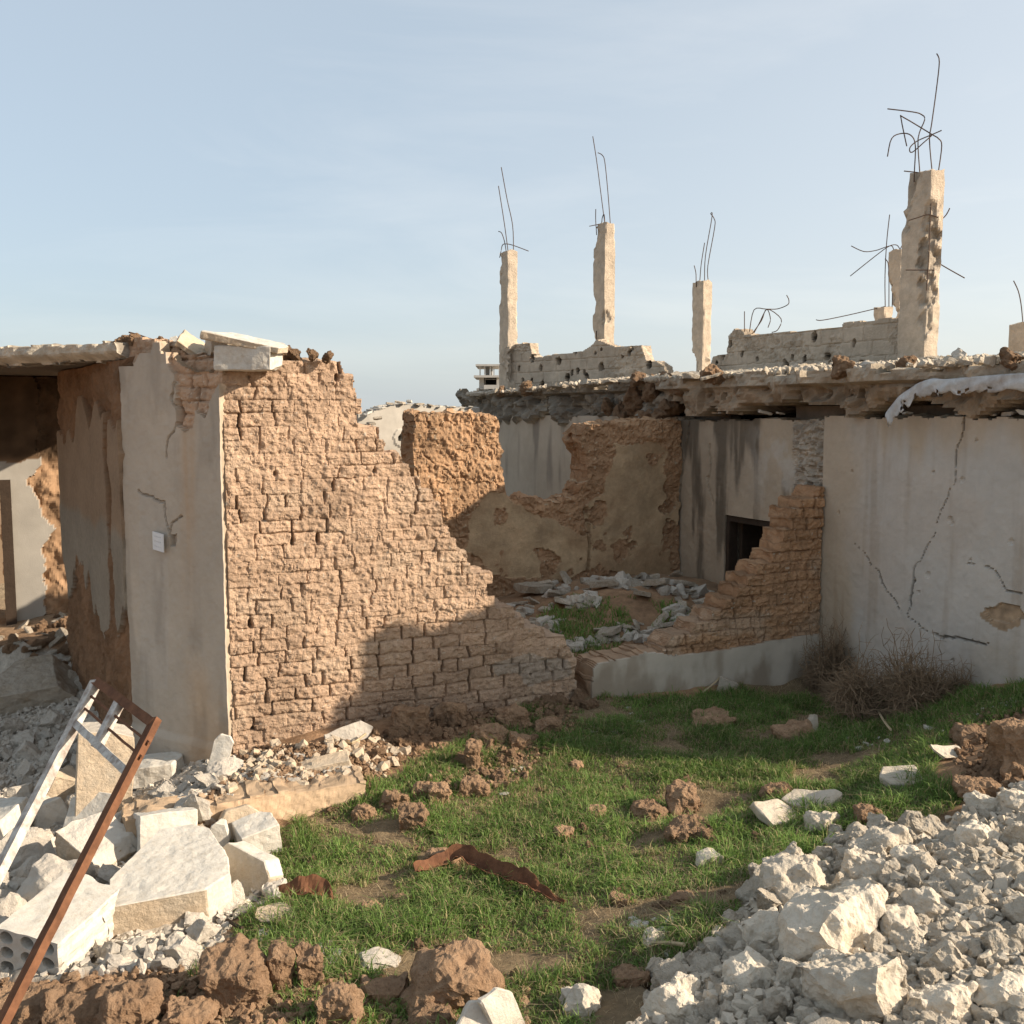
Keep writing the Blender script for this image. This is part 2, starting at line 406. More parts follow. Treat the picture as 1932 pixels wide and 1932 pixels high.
def bc(U, Z):
    c = mudcol(11)(U, Z)
    pol = PF.poly([(925,1245),(1000,1235),(1075,1245),(1075,1275),(1000,1290),(940,1270)])
    k = inpoly(U + .05 * fbm(U * 6, Z * 6, 0, 3, 3), Z + .03 * fbm(U * 6, Z * 6, 9, 3, 3), pol)[..., None]
    c = np.where(k, c * .45 + np.array((.40, .35, .29)) * .55, c)
    low = (1 - sstep(.0, .45, Z + .1 * fbm(U * 3, Z * 3, 0, 8, 2)))[..., None]
    return c * (1 - .12 * low)
relief('brickwork', PF, 0, 3.35, -.35, 3.2, .42, .0092, mk_mask(polyL, .107, .045, 12, .012), bd, bc, M['mudwall'], bigw, ns=14, edge=.035)

# low plastered foundation strip that carries on to the right
PF2 = Plane(addv(A, WD, .0), addv(A, WD, 1))
u1115 = PF.uz(1113, 1300)[0]; u1480 = PF.uz(1486, 1290)[0]; u1545 = PF.uz(1546, 1200)[0]
lowp = [(u1115, -.6)] + PF.poly([(1115,1262),(1125,1250),(1180,1240),(1215,1228),(1260,1236),(1310,1232),(1370,1224),(1430,1214),(1486,1202)]) + [(u1545 + .1, PF.uz(1486, 1200)[1]), (u1545 + .1, -.6)]
def lowcol(U, Z):
    c = np.array((.50, .44, .36)) * (1 + .1 * fbm(U * 2, Z * 1, 0, 91, 4)[..., None])
    s = .75 * sstep(-.1, .6, .8 * fbm(U * 5, Z * 2, 0, 92, 5) + .3 - 1.2 * (Z - .0))[..., None]
    return c * (1 - s) + np.array((.28, .22, .16)) * s
lw = relief('low_wall', PF, u1115, u1545, -.6, .6, .36, .014, mk_mask(lowp, 9, 0, 14, .012), lambda U, Z: .045 + .006 * fbm(U * 5, Z * 5, 0, 6, 3), lowcol, M['plaster'], None, ns=8, edgecol=(.33, .22, .14))
tag(lw, 'knee high plastered stub of the fallen wall between the two mud brick pieces', 'wall')

# right mud-brick remnant
rp = [(u1545 + .05, -.3), (u1545 + .05, PF.uz(1546, 925)[1])] + PF.poly([(1546,925),(1524,932),(1512,945),(1500,965),(1490,990),(1482,1010),(1470,1035),(1446,1058),(1414,1088),(1404,1106),(1376,1130),(1362,1152),(1316,1182),(1262,1212),(1240,1245)]) + [(PF.uz(1235, 1245)[0], .2)]
def rd(U, Z):
    zt = PF.uz(1520, 940)[1]
    st = 0 * Z
    stone = .07 * ridge(U * 8, Z * 10, 0, 45, 3) + .03 * fbm(U * 26, Z * 26, 0, 46, 3)
    return mudbrick_disp(31, 1.5)(U, Z) * (1 - st) + (stone - .03) * st
def rc(U, Z):
    zt = PF.uz(1520, 940)[1]
    st = 0 * Z[..., None]
    return mudcol(31, (.46, .275, .155), jk=.3)(U, Z) * (1 - st) + np.array((.40, .34, .27)) * (1 + .3 * fbm(U * 12, Z * 16, 0, 47, 3)[..., None]) * st  # joints darkened more in colour here to make up for weak relief shading
rw = relief('mud_brick_wall', PF, PF.uz(1230, 1240)[0], u1545, .25, 2.68, .34, .0125, mk_mask(rp, .107, .04, 17, .012), rd, rc, M['mudwall'], None, ns=12, edge=.03)
tag(rw, 'shaded reddish mud brick remnant sloping down leftwards from the corner of the white plastered house wall', 'wall')

# ---- neighbour house long side wall
N0 = (3.3, 10.5)
def nbp(t): return (N0[0] + NB[0] * t, N0[1] + NB[1] * t)      # t>0 towards the camera
PN = Plane(nbp(0), nbp(1))                                     # u = t
house = empty('concrete_house', (4.5, 11, 0), 'flat roofed house on the right with white plastered wall, dark doorway and ruined roof edge', 'house')
uL = PN.uz(1549, 1000)[0]
cr1 = [(1822,790),(1820,815),(1805,850),(1802,905),(1785,925),(1775,960),(1762,1000),(1745,1050),(1725,1075),(1720,1120),(1708,1160),(1735,1185),(1775,1205),(1860,1212)]
cr2 = [(1820,1062),(1850,1063),(1880,1090),(1905,1115),(1935,1122)]
cr3 = [(1612,1025),(1640,1060),(1665,1100),(1700,1150)]
cr4 = [(1805,905),(1812,960),(1850,1000)]
PNw = Plane(addv(nbp(0), (PN.n.x, PN.n.y), .10), addv(nbp(1), (PN.n.x, PN.n.y), .10))
CR = [(PNw.poly(c), w) for c, w in ((cr1, .010), (cr2, .011), (cr3, .006))]
def jitter(U, Z): return U + .045 * fbm(U * 5, Z * 5, 0, 70, 5), Z + .03 * fbm(U * 7, Z * 7, 9, 71, 4)
_rp = random.Random(12); PITS = [(_rp.uniform(.2, 3.2), _rp.uniform(.3, 2.5), _rp.choice((.02, .025, .035))) for _ in range(16)]
def wd_(U, Z):
    u, z = jitter(U, Z)
    D = .006 * fbm(U * 2, Z * 2, 0, 72, 3) + .002 * fbm(U * 20, Z * 20, 0, 73, 2)
    for pu, pz, pr in PITS: D = D - .02 * (1 - sstep(pr * .4, pr, np.hypot(U - pu, Z - pz)))
    for c, w in CR:
        k = np.clip(fbm(U * 3, Z * 3, 0, 74, 3) * .9 + .75, .42, 1.7)
        D = D - .03 * (1 - sstep(w * .3 * k, w * 1.1 * k, distline(u, z, c)))
    p = PNw.poly([(1852,1152),(1890,1140),(1925,1145),(1932,1165),(1905,1180),(1870,1172)])
    D = D - .02 * inpoly(u + .03 * fbm(U * 9, Z * 9, 0, 75, 3), z, p)
    return D
def wc_(U, Z):
    u, z = jitter(U, Z)
    ul = PNw.uz(1549, 1000)[0]
    c = np.array((.50, .465, .415)) * (1 + .07 * fbm(U * 1.6, Z * 1.6, 0, 81, 4)[..., None])
    warm = (1 - sstep(.3, .75, U - ul + .12 * fbm(U * 3, Z * 1.5, 0, 82, 3)))[..., None]
    warm = np.maximum(warm, (sstep(2.15, 2.6, Z + .25 * fbm(U * 5, Z * .8, 0, 83, 3)))[..., None])
    c = c * (1 - warm) + np.array((.46, .375, .28)) * warm
    stk = sstep(.15, .9, fbm(U * 8, Z * .7, 0, 84, 4))[..., None] * .22
    c = c * (1 - stk * np.array((.7, .9, 1.1)))
    bl = sstep(.1, .8, fbm(U * 1.3, Z * 1.1, 2, 85, 3))[..., None] * .25
    c = c * (1 - bl) + np.array((.50, .40, .31)) * bl
    base = (1 - sstep(.0, .55, Z - .45 * sstep(1.0, 2.4, U) + .2 * fbm(U * 4, Z * 3, 0, 89, 4)))[..., None] * .45; c = c * (1 - base) + np.array((.36, .29, .21)) * base
    p = PNw.poly([(1845,1155),(1890,1138),(1925,1145),(1940,1165),(1905,1195),(1870,1182)])
    k = inpoly(u + .04 * fbm(U * 9, Z * 9, 0, 75, 3), z, p)[..., None]
    c = np.where(k, np.array((.36, .26, .17)) * (1 + .3 * fbm(U * 20, Z * 20, 0, 86, 3)[..., None]), c)
    dk = np.zeros(U.shape)
    for cc, w in CR: k_ = np.clip(fbm(U * 3, Z * 3, 0, 74, 3) * .9 + .75, .42, 1.7); dk = np.maximum(dk, np.minimum(1, k_) * (1 - sstep(w * .3 * k_, w * 1.3 * k_, distline(u, z, cc))))
    return c * (1 - .6 * dk[..., None])  # crack lines also darkened in colour, standing for the shade in their depth
wtop = lambda U: 2.64 + .02 * fbm(U * 3, U * 0, 0, 87, 3)
relief('white_wall', PNw, PNw.uz(1549, 1000)[0], 3.45, -.5, 2.78, .30, .0145, lambda U, Z: Z < wtop(U) + .02 * fbm(U * 12, Z, 0, 88, 2), wd_, wc_, M['plaster'], house, ns=6, edgecol=(.42, .36, .28))

# stained wall with doorway
door = PN.poly([(1367,977),(1458,979),(1458,1260),(1367,1260)])
ud0 = PN.uz(1367, 1000)[0]; ud1 = PN.uz(1458, 1000)[0]; zd = PN.uz(1410, 978)[1]
def srub(U, Z):
    return sstep(-.03, .03, U - PN.uz(1497, 900)[0] + .05 * fbm(U * 5, Z * 5, 0, 48, 4))
def sd(U, Z):
    u, z = jitter(U, Z)
    D = .008 * fbm(U * 2, Z * 2, 0, 101, 3) + .004 * fbm(U * 15, Z * 15, 0, 102, 3)
    for c in (PN.poly([(1337,838),(1340,870),(1336,905),(1345,950)]), PN.poly([(1300,800),(1285,900),(1278,1000),(1280,1090)])):
        D = D - .03 * (1 - sstep(.006, .02, distline(u, z, c)))
    k = srub(U, Z)
    return D + k * (.06 * ridge(U * 6, Z * 9, 0, 45, 4) - .02 + .02 * fbm(U * 30, Z * 30, 0, 46, 2))
def sc(U, Z):
    c = np.array((.42, .34, .25)) * (1 + .12 * fbm(U * 1.5, Z * 1.5, 0, 103, 4)[..., None])
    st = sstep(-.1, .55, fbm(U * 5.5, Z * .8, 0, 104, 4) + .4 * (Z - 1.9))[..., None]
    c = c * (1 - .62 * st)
    wh = sstep(.15, .6, fbm(U * 4, Z * 2.6, 3, 105, 4))[..., None] * sstep(-1.6, -.9, U)[..., None] * sstep(1.5, 1.9, Z)[..., None]
    c = c * (1 - wh * .6) + np.array((.50, .46, .40)) * wh * .6
    k = srub(U, Z)[..., None]
    return c * (1 - k) + np.array((.40, .34, .27)) * (1 + .35 * fbm(U * 10, Z * 14, 0, 47, 4)[..., None]) * k
def smask(U, Z):
    r = Z < 2.6 + .03 * fbm(U * 4, Z * 0, 0, 106, 3)
    return r & ~((U > ud0) & (U < ud1) & (Z < zd))
relief('stained_wall', PN, -2.95, .0, -.3, 2.7, .22, .0145, smask, sd, sc, M['plaster'], house, ns=6, edgecol=(.35, .28, .2))
def fc(U, Z):
    c = np.array((.44, .37, .29)) * (1 + .1 * fbm(U * 1.2, Z * 1.2, 0, 113, 4)[..., None])
    st = sstep(.1, .8, fbm(U * 4, Z * .6, 0, 114, 4) + .3 * (Z - 2.1))[..., None]
    return c * (1 - .4 * st * np.array((1, 1, .95)))
relief('grey_wall', PN, -10.4, -2.95, -.1, 2.66, .25, .035, lambda U, Z: Z < 2.62, lambda U, Z: .01 * fbm(U * 2, Z * 2, 0, 115, 3), fc, M['plaster'], house, ns=3)
# inner core behind the gap, end walls and far wall (close the house)
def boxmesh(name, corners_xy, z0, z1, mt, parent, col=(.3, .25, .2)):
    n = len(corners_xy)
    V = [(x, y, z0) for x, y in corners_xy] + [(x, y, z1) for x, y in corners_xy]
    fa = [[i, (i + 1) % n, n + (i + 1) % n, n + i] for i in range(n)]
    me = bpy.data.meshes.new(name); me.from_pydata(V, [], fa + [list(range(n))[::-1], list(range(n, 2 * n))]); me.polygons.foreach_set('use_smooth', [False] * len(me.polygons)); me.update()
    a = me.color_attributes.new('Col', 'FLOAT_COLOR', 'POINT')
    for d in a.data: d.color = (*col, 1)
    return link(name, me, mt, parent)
def quadxy(t0, t1, o0, o1):     # o = offset away from the wall front (inwards)
    f = lambda t, o: (nbp(t)[0] - PN.n.x * o, nbp(t)[1] - PN.n.y * o)
    return [f(t0, o0), f(t0, o1), f(t1, o1), f(t1, o0)]
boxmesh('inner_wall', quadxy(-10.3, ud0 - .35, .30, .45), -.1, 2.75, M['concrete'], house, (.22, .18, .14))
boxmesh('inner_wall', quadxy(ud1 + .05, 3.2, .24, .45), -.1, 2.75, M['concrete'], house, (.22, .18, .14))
boxmesh('end_wall', quadxy(3.2, 3.44, .0, 5.2), -.1, 2.74, M['concrete'], house, (.45, .4, .33))
boxmesh('end_wall', quadxy(-10.4, -10.1, .26, 5.2), -.1, 2.74, M['concrete'], house, (.45, .4, .33))
boxmesh('rear_wall', quadxy(-10.1, 3.2, 5.0, 5.2), -.1, 2.74, M['concrete'], house, (.45, .4, .33))
fr = [PN.pt(ud0 + .0, 0), ]
def obox(name, P, u0, u1, z0, z1, o0, o1, mt, parent):
    c = [P.pt(u0, 0, o0), P.pt(u0, 0, o1), P.pt(u1, 0, o1), P.pt(u1, 0, o0)]
    c = [(v.x, v.y) for v in c]
    return boxmesh(name, c if True else c, z0, z1, mt, parent)
dr = obox('door_frame', PN, ud0, ud0 + .07, -.1, zd - .002, -.02, -.14, M['dark'], house)
obox('door_frame', PN, ud0 + .07, ud1, zd - .07, zd - .002, -.02, -.14, M['dark'], house)
obox('door_leaf', PN, ud0 + .08, ud0 + .14, -.1, zd - .08, -.16, -.85, M['dark'], house)
# roof slab with ragged edge
PR = Plane(addv(nbp(0), (PN.n.x, PN.n.y), .26), addv(nbp(1), (PN.n.x, PN.n.y), .26))
def rfz(U): return -.10 * sstep(-4, -10, U)
def rd2(U, Z):
    zz = Z
    top = sstep(2.93, 2.98, zz)
    und = (1 - top)
    cav = sstep(.05, .5, vn(U * 6.5, Z * 7, 0, 122)) * und
    D = -.05 + .11 * fbm(U * 1.1, Z * .5, 0, 121, 4) + .06 * fbm(U * 3.3, Z * 3, 0, 131, 3) + .03 * fbm(U * 6, Z * 9, 0, 123, 4) + .035 * ridge(U * 7, Z * 12, 0, 133, 4) - .09 * cav - .07 * und * sstep(-.2, .5, fbm(U * 2.2, Z * 2, 0, 124, 3))
    D = D + .06 * top * (.5 + fbm(U * 3, 0 * Z, 0, 125, 3))
    hu = np.abs(((U + .05 * np.floor(U / .27)) % .27) - .135); hd_ = np.hypot(hu, (Z - 2.87 + .02 * vn(np.floor(U / .27) * 3.7, 0 * Z, 0, 4)) * .9); on = _h(np.floor(U / .27), 0 * U, 0 * U, 66) > .45
    D = D - .16 * on * (1 - sstep(.022, .042, hd_)) - .05 * (1 - sstep(2.955, 2.98, Z)) * (Z > 2.93) * (fbm(U * 2, 0 * U, 0, 132, 3) > -.1)
    # far part much more broken
    D = D - .25 * sstep(-3, -5, U) * (.4 + .6 * np.abs(fbm(U * 3, Z * 4, 0, 126, 3)))
    return D
def rmask(U, Z):
    bot = 2.735 + .10 * fbm(U * 2.1, 0 * Z, 0, 127, 4) - .18 * sstep(-3.0, -3.6, U) * (.5 + .8 * np.abs(fbm(U * 2, 0 * Z, 0, 130, 3)))
    top = 3.10 + .035 * fbm(U * 2.2, 0 * Z, 0, 128, 5) - .07 * (fbm(U * 1.7, 0 * Z, 0, 136, 4) > .35)
    return (Z > bot) & (Z < top)
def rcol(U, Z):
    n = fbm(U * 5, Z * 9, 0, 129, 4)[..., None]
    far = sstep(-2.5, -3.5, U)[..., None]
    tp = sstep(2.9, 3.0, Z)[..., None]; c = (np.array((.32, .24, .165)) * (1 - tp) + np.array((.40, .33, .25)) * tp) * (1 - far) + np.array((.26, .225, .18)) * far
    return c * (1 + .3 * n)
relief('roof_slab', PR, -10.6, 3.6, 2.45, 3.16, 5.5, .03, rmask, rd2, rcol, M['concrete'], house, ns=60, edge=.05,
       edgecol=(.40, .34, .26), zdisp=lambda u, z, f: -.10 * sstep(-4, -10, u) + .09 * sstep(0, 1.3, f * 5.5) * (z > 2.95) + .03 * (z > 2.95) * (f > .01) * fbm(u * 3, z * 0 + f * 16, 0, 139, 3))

# ------------------------------------------------------------------ generic displaced solids
def solid(half, cuts, seed, cell=.03, amp=.012, nsc=12., planes=None, bev=0.0):
    """box of half extents cut by planes [(normal, dist)], finely divided, roughened"""
    bm = bmesh.new(); bmesh.ops.create_cube(bm, size=2)
    for v in bm.verts: v.co = Vector((v.co.x * half[0], v.co.y * half[1], v.co.z * half[2]))
    for n, d in cuts:
        n = Vector(n).normalized()
        g = bm.verts[:] + bm.edges[:] + bm.faces[:]
        r = bmesh.ops.bisect_plane(bm, geom=g, plane_co=n * d, plane_no=n, clear_outer=True, dist=1e-5)
        ed = [e for e in r['geom_cut'] if isinstance(e, bmesh.types.BMEdge)]
        if len(ed) >= 3: bmesh.ops.contextual_create(bm, geom=ed)
    bmesh.ops.remove_doubles(bm, verts=bm.verts, dist=min(half) * .03)
    bmesh.ops.dissolve_degenerate(bm, edges=bm.edges, dist=1e-4)
    if bev:
        bmesh.ops.bevel(bm, geom=bm.edges[:], offset=bev, segments=1, affect='EDGES', profile=.5, clamp_overlap=True)
    bmesh.ops.triangulate(bm, faces=bm.faces[:])
    for _ in range(7):
        lg = [e for e in bm.edges if e.calc_length() > cell]
        if not lg: break
        bmesh.ops.subdivide_edges(bm, edges=lg, cuts=1, use_grid_fill=False)
        bmesh.ops.triangulate(bm, faces=[f for f in bm.faces if len(f.verts) > 3])
        if len(bm.verts) > 9000: break
    bm.normal_update()
    n = len(bm.verts)
    co = np.array([v.co[:] for v in bm.verts]); no = np.array([v.normal[:] for v in bm.verts])
    d = fbm(co[:, 0] * nsc + seed, co[:, 1] * nsc, co[:, 2] * nsc, seed, 4)
    d2 = fbm(co[:, 0] * nsc * .3 + seed * 3, co[:, 1] * nsc * .3, co[:, 2] * nsc * .3, seed + 40, 2)
    co = co + no * (amp * d + amp * 1.3 * d2)[:, None]
    for v, c in zip(bm.verts, co): v.co = c
    return bm
def to_mesh(bm, name):
    me = bpy.data.meshes.new(name); bm.to_mesh(me); bm.free(); return me
def rand_cuts(rr, n, half, lo=.55, hi=.95):
    cuts = []
    for _ in range(n):
        v = Vector((rr.gauss(0, 1), rr.gauss(0, 1), rr.gauss(0, 1))).normalized()
        sup = abs(v.x) * half[0] + abs(v.y) * half[1] + abs(v.z) * half[2]
        cuts.append((v, sup * rr.uniform(lo, hi)))
    return cuts
def proto_rocks(n, seed, shape=(1, 1, .75), cuts=14, amp=.05, cell=.14, lo=.5, hi=.85, nsc=3.5, name='rock', mt=None):
    if name == 'rock' and cuts >= 9: lo, hi = .42, .74
    out = []
    for i in range(n):
        rr = random.Random(seed + i)
        h = (shape[0] * rr.uniform(.75, 1.1), shape[1] * rr.uniform(.6, 1.), shape[2] * rr.uniform(.7, 1.15))
        m_ = to_mesh(solid(h, rand_cuts(rr, cuts, h, lo, hi), seed + i, cell, amp, nsc), name)
        if mt: m_.materials.append(mt)
        out.append(m_)
    return out
ROCK = proto_rocks(16, 100, mt=M['limestone'], amp=.10, cell=.11, nsc=4.0, cuts=16)
RUB = proto_rocks(14, 200, shape=(1, .8, .6), cuts=9, mt=M['limedust'], amp=.085, cell=.14, nsc=3.)
FLAT = proto_rocks(10, 300, shape=(1, .75, .22), cuts=5, mt=M['greystone'], amp=.035, cell=.14, lo=.6, hi=.9)
FLATW = proto_rocks(8, 340, shape=(1, .75, .2), cuts=5, mt=M['block'], amp=.03, cell=.14, lo=.6, hi=.9)
CLOD = proto_rocks(10, 400, shape=(1, .85, .75), cuts=26, mt=M['clod'], amp=.14, cell=.12, lo=.62, hi=.9, nsc=4.5)
def place(protos, loc, size, rr, name, label=None, cat=None, group=None, kind=None, sink=.3, flat=False, rot=None, parent=None, sq=None):
    me = rr.choice(protos)
    o = bpy.data.objects.new(name, me); COL.objects.link(o)
    o.scale = (size * rr.uniform(.85, 1.15), size * rr.uniform(.8, 1.15), size * rr.uniform(.8, 1.1)) if sq is None else tuple(size * k for k in sq)
    t = .25 if flat else .9
    o.rotation_euler = rot or (rr.uniform(-t, t), rr.uniform(-t, t), rr.uniform(0, 6.28))
    o.location = Vector(loc) + Vector((0, 0, size * (.5 - sink) * (.4 if flat else 1)))
    if parent: o.parent = parent
    tag(o, label, cat, group, kind); return o
def scatter_mesh(name, protos, pts, sizes, mt, label, cat='gravel', seed=1, flat=False):
    """many small stones joined in ONE mesh (stuff)"""
    rr = random.Random(seed); V = []; Fc = []; base = 0
    arr = []
    for p in protos:
        co = np.zeros(len(p.vertices) * 3); p.vertices.foreach_get('co', co); f = np.zeros(len(p.polygons) * 3, int)
        p.polygons.foreach_get('vertices', f); arr.append((co.reshape(-1, 3), f.reshape(-1, 3)))
    for (x, y, z), s in zip(pts, sizes):
        co, f = arr[rr.randrange(len(arr))]
        t = .3 if flat else 3
        m = np.array(Matrix.Rotation(rr.uniform(0, 6.28), 3, 'Z') @ Matrix.Rotation(rr.uniform(-t, t), 3, 'X') @ Matrix.Rotation(rr.uniform(-t, t), 3, 'Y'))
        V.append((co * s) @ m.T + np.array((x, y, z))); Fc.append(f + base); base += len(co)
    me = mesh_np(name, np.concatenate(V), [np.concatenate(Fc)])
    o = link(name, me, mt); tag(o, label, cat, kind='stuff'); return o
def lowprotos(n, seed, shape=(1, .8, .6)):
    out = []
    for i in range(n):
        rr = random.Random(seed + i); h = (shape[0], shape[1], shape[2])
        out.append(to_mesh(solid(h, rand_cuts(rr, 11, h, .42, .78), seed + i, 1.1, .12, 2.), 'stone'))
    return out
PEB = lowprotos(10, 500)

# tubes
def tube_geo(pts, r, n=5, taper=1.):
    pts = [Vector(p) for p in pts]; V = []; Fq = []
    up = Vector((.13, .21, .97))
    for i, p in enumerate(pts):
        t = (pts[min(i + 1, len(pts) - 1)] - pts[max(i - 1, 0)]).normalized()
        a = t.cross(up); a = a.normalized() if a.length > .05 else t.cross(Vector((1, 0, 0))).normalized(); b = t.cross(a)
        rr_ = r * (1 + (taper - 1) * i / (len(pts) - 1))
        for k in range(n):
            w = 2 * math.pi * k / n; V.append(p + a * math.cos(w) * rr_ + b * math.sin(w) * rr_)
    for i in range(len(pts) - 1):
        for k in range(n):
            k2 = (k + 1) % n; Fq.append((i * n + k, i * n + k2, (i + 1) * n + k2, (i + 1) * n + k))
    Fq.append(tuple(range(n))[::-1]); Fq.append(tuple((len(pts) - 1) * n + k for k in range(n)))
    return V, Fq
def smooth_pts(pts, k=4):
    pts = [Vector(p) for p in pts]; out = []
    for i in range(len(pts) - 1):
        p0 = pts[max(i - 1, 0)]; p1 = pts[i]; p2 = pts[i + 1]; p3 = pts[min(i + 2, len(pts) - 1)]
        for j in range(k):
            t = j / k; out.append(.5 * ((2 * p1) + (-p0 + p2) * t + (2 * p0 - 5 * p1 + 4 * p2 - p3) * t * t + (-p0 + 3 * p1 - 3 * p2 + p3) * t ** 3))
    return out + [pts[-1]]
def tube(name, pts, r, mt, parent=None, sm=True, n=5):
    V, Fq = tube_geo(smooth_pts(pts) if sm and len(pts) > 2 else pts, r, n)
    me = bpy.data.meshes.new(name); me.from_pydata([tuple(v) for v in V], [], Fq); me.update()
    return link(name, me, mt, parent)

# ------------------------------------------------------------------ pillars on the roof
def box_grid(name, half, seed, cell, amp, mt, parent, loc, rotz, chips=(), base=CON, dark=None, slant=None):
    """column: subdivided box, chips bite into edges. chips: (sx,sy,z,rad,depth) with z in local metres from the bottom"""
    hx, hy, hz = half
    V = {}; Fq = []; co = []
    def vid(p):
        k = (round(p[0], 4), round(p[1], 4), round(p[2], 4))
        if k not in V: V[k] = len(co); co.append(p)
        return V[k]
    def face(o, a, b, la, lb):
        na = max(1, round(la / cell)); nb = max(1, round(lb / cell))
        for i in range(na):
            for j in range(nb):
                q = [o + a * (la * (i + x) / na) + b * (lb * (j + y) / nb) for x, y in ((0, 0), (1, 0), (1, 1), (0, 1))]
                Fq.append([vid(tuple(v)) for v in q])
    X, Y_, Z_ = Vector((1, 0, 0)), Vector((0, 1, 0)), Vector((0, 0, 1))
    face(Vector((-hx, -hy, 0)), X, Z_, 2 * hx, 2 * hz); face(Vector((hx, hy, 0)), -X, Z_, 2 * hx, 2 * hz)
    face(Vector((hx, -hy, 0)), Y_, Z_, 2 * hy, 2 * hz); face(Vector((-hx, hy, 0)), -Y_, Z_, 2 * hy, 2 * hz)
    face(Vector((-hx, -hy, 2 * hz)), X, Y_, 2 * hx, 2 * hy); face(Vector((-hx, hy, 0)), X, -Y_, 2 * hx, 2 * hy)
    P = np.array([tuple(c) for c in co])
    n3 = np.stack([fbm(P[:, 0] * 9 + 7 * k, P[:, 1] * 9, P[:, 2] * 9, seed + k, 4) for k in range(3)], -1)
    ex = np.minimum(1, np.abs(P[:, 0]) / hx) ** 8 * np.minimum(1, np.abs(P[:, 1]) / hy) ** 8
    P2 = P + n3 * amp * .5 * np.array((1, 1, .6))
    bite = np.maximum(0, fbm(P[:, 2] * 3 + 5, P[:, 0] * 2, P[:, 1] * 2, seed + 9, 4)) * ex
    P2[:, 0] -= np.sign(P[:, 0]) * bite * .022; P2[:, 1] -= np.sign(P[:, 1]) * bite * .022
    br = np.zeros(len(P))
    for sx, sy, z, rad, dep in chips:
        d = np.sqrt(((P[:, 0] - sx * hx)) ** 2 + ((P[:, 1] - sy * hy)) ** 2 + ((P[:, 2] - z) * .55) ** 2) * (1 + .5 * n3[:, 0])
        w = 1 - sstep(rad * .45, rad, d)
        P2[:, 0] -= w * dep * (sx if sx else 0); P2[:, 1] -= w * dep * (sy if sy else 0); br = np.maximum(br, w)
    topz = P[:, 2] > 2 * hz - .001
    P2[topz, 2] += .03 * n3[topz, 1]
    Cc = np.array(base) * (1 + .13 * n3[:, :1])
    Cc = np.where(br[:, None] > .4, np.array((.38, .32, .25)) * (1 + .3 * n3[:, 1:2]), Cc)
    me = mesh_np(name, P2, [np.array(Fq)], np.clip(Cc, .02, 1))
    o = link(name, me, mt, None); o.location = loc; o.rotation_euler.z = rotz
    if parent: o.parent = parent; o.matrix_parent_inverse = Matrix.Translation(parent.location).inverted()
    return o
ANG = math.atan2(NB.y, NB.x)     # local x along neighbour's wall
def pillar(px, ytop, ybot, Y, a, b, label, bars, chips, seed, zbot=3.02, twist=0):
    c = at(px, 600, Y); zt = at(px, ytop, Y).z
    t = empty('concrete_pillar', (c.x, c.y, zbot), label, 'pillar', 'bare concrete pillars standing on the roof')
    box_grid('shaft', (a / 2, b / 2, (zt - zbot) / 2), seed, .035, .012, M['concrete'], t, (c.x, c.y, zbot), ANG + twist, chips)
    for pts in bars:
        P3 = []
        for k, p in enumerate(pts):
            off = (k % 2) * .02 if len(p) < 3 else p[2]
            P3.append(at(p[0], p[1], Y + off))
        P3 = [P3[0] + (P3[0] - P3[1]).normalized() * .12] + P3
        tube('rebar', P3, .0072 * max(1, Y / 17), M['rebar'], t)
    return t
def z1(x, y): return (1350 + x / 2.415) * .6457, (350 + y / 2.415) * .6457
def z2(x, y, o=None):
    r = ((2092 + x / 1.84) * .6457, (100 + y / 1.84) * .6457)
    return r if o is None else r + (o,)
pillar(959, 475, 740, 19.6, .42, .20, 'far left roof pillar beside the distant flats, one bar bent over to the right', [
    [z1(275, 930), z1(285, 885), z1(310, 876), z1(360, 886), z1(470, 927)], [z1(312, 928), z1(300, 860), z1(280, 800), z1(257, 787)],
    [z1(325, 928), z1(300, 740), z1(257, 466)], [z1(363, 928), z1(357, 745), z1(318, 560), z1(277, 335)]],
    [(-1, -1, 1.9, .12, .04), (-1, -1, 2.5, .1, .04), (1, 1, .55, .22, .08)], 31)
pillar(1139, 425, 715, 18.2, .42, .20, 'roof pillar with deep bites in its left edge, a tall straight bar and a hooked bar above it', [
    [z1(947, 765), z1(943, 700), z1(944, 630)], [z1(985, 742), z1(990, 690), z1(1003, 668), z1(1008, 735)],
    [z1(1008, 735), z1(985, 560), z1(950, 290), z1(923, 117)], [z1(1047, 742), z1(1030, 520), z1(1008, 300), z1(990, 250), z1(958, 232)],
    [z1(945, 742), z1(990, 733), z1(1025, 740)], [z1(948, 1560), z1(947, 1490)]],
    [(-1, -1, 2.75, .14, .05), (-1, -1, 1.55, .10, .06), (-1, -1, .75, .17, .09), (1, -1, 1.3, .1, .03)], 37)
pillar(1324, 532, 700, 22.5, .42, .22, 'slim roof pillar standing alone in the gap between the two parapets', [
    [z1(1652, 1142), z1(1650, 1080), z1(1638, 1028)], [z1(1678, 1140), z1(1688, 1020), z1(1712, 868)],
    [z1(1711, 1140), z1(1718, 960), z1(1765, 680), z1(1753, 663)], [z1(1737, 1140), z1(1735, 1030), z1(1783, 760), z1(1780, 700), z1(1755, 664)]],
    [(-1, -1, .5, .3, .08)], 43)
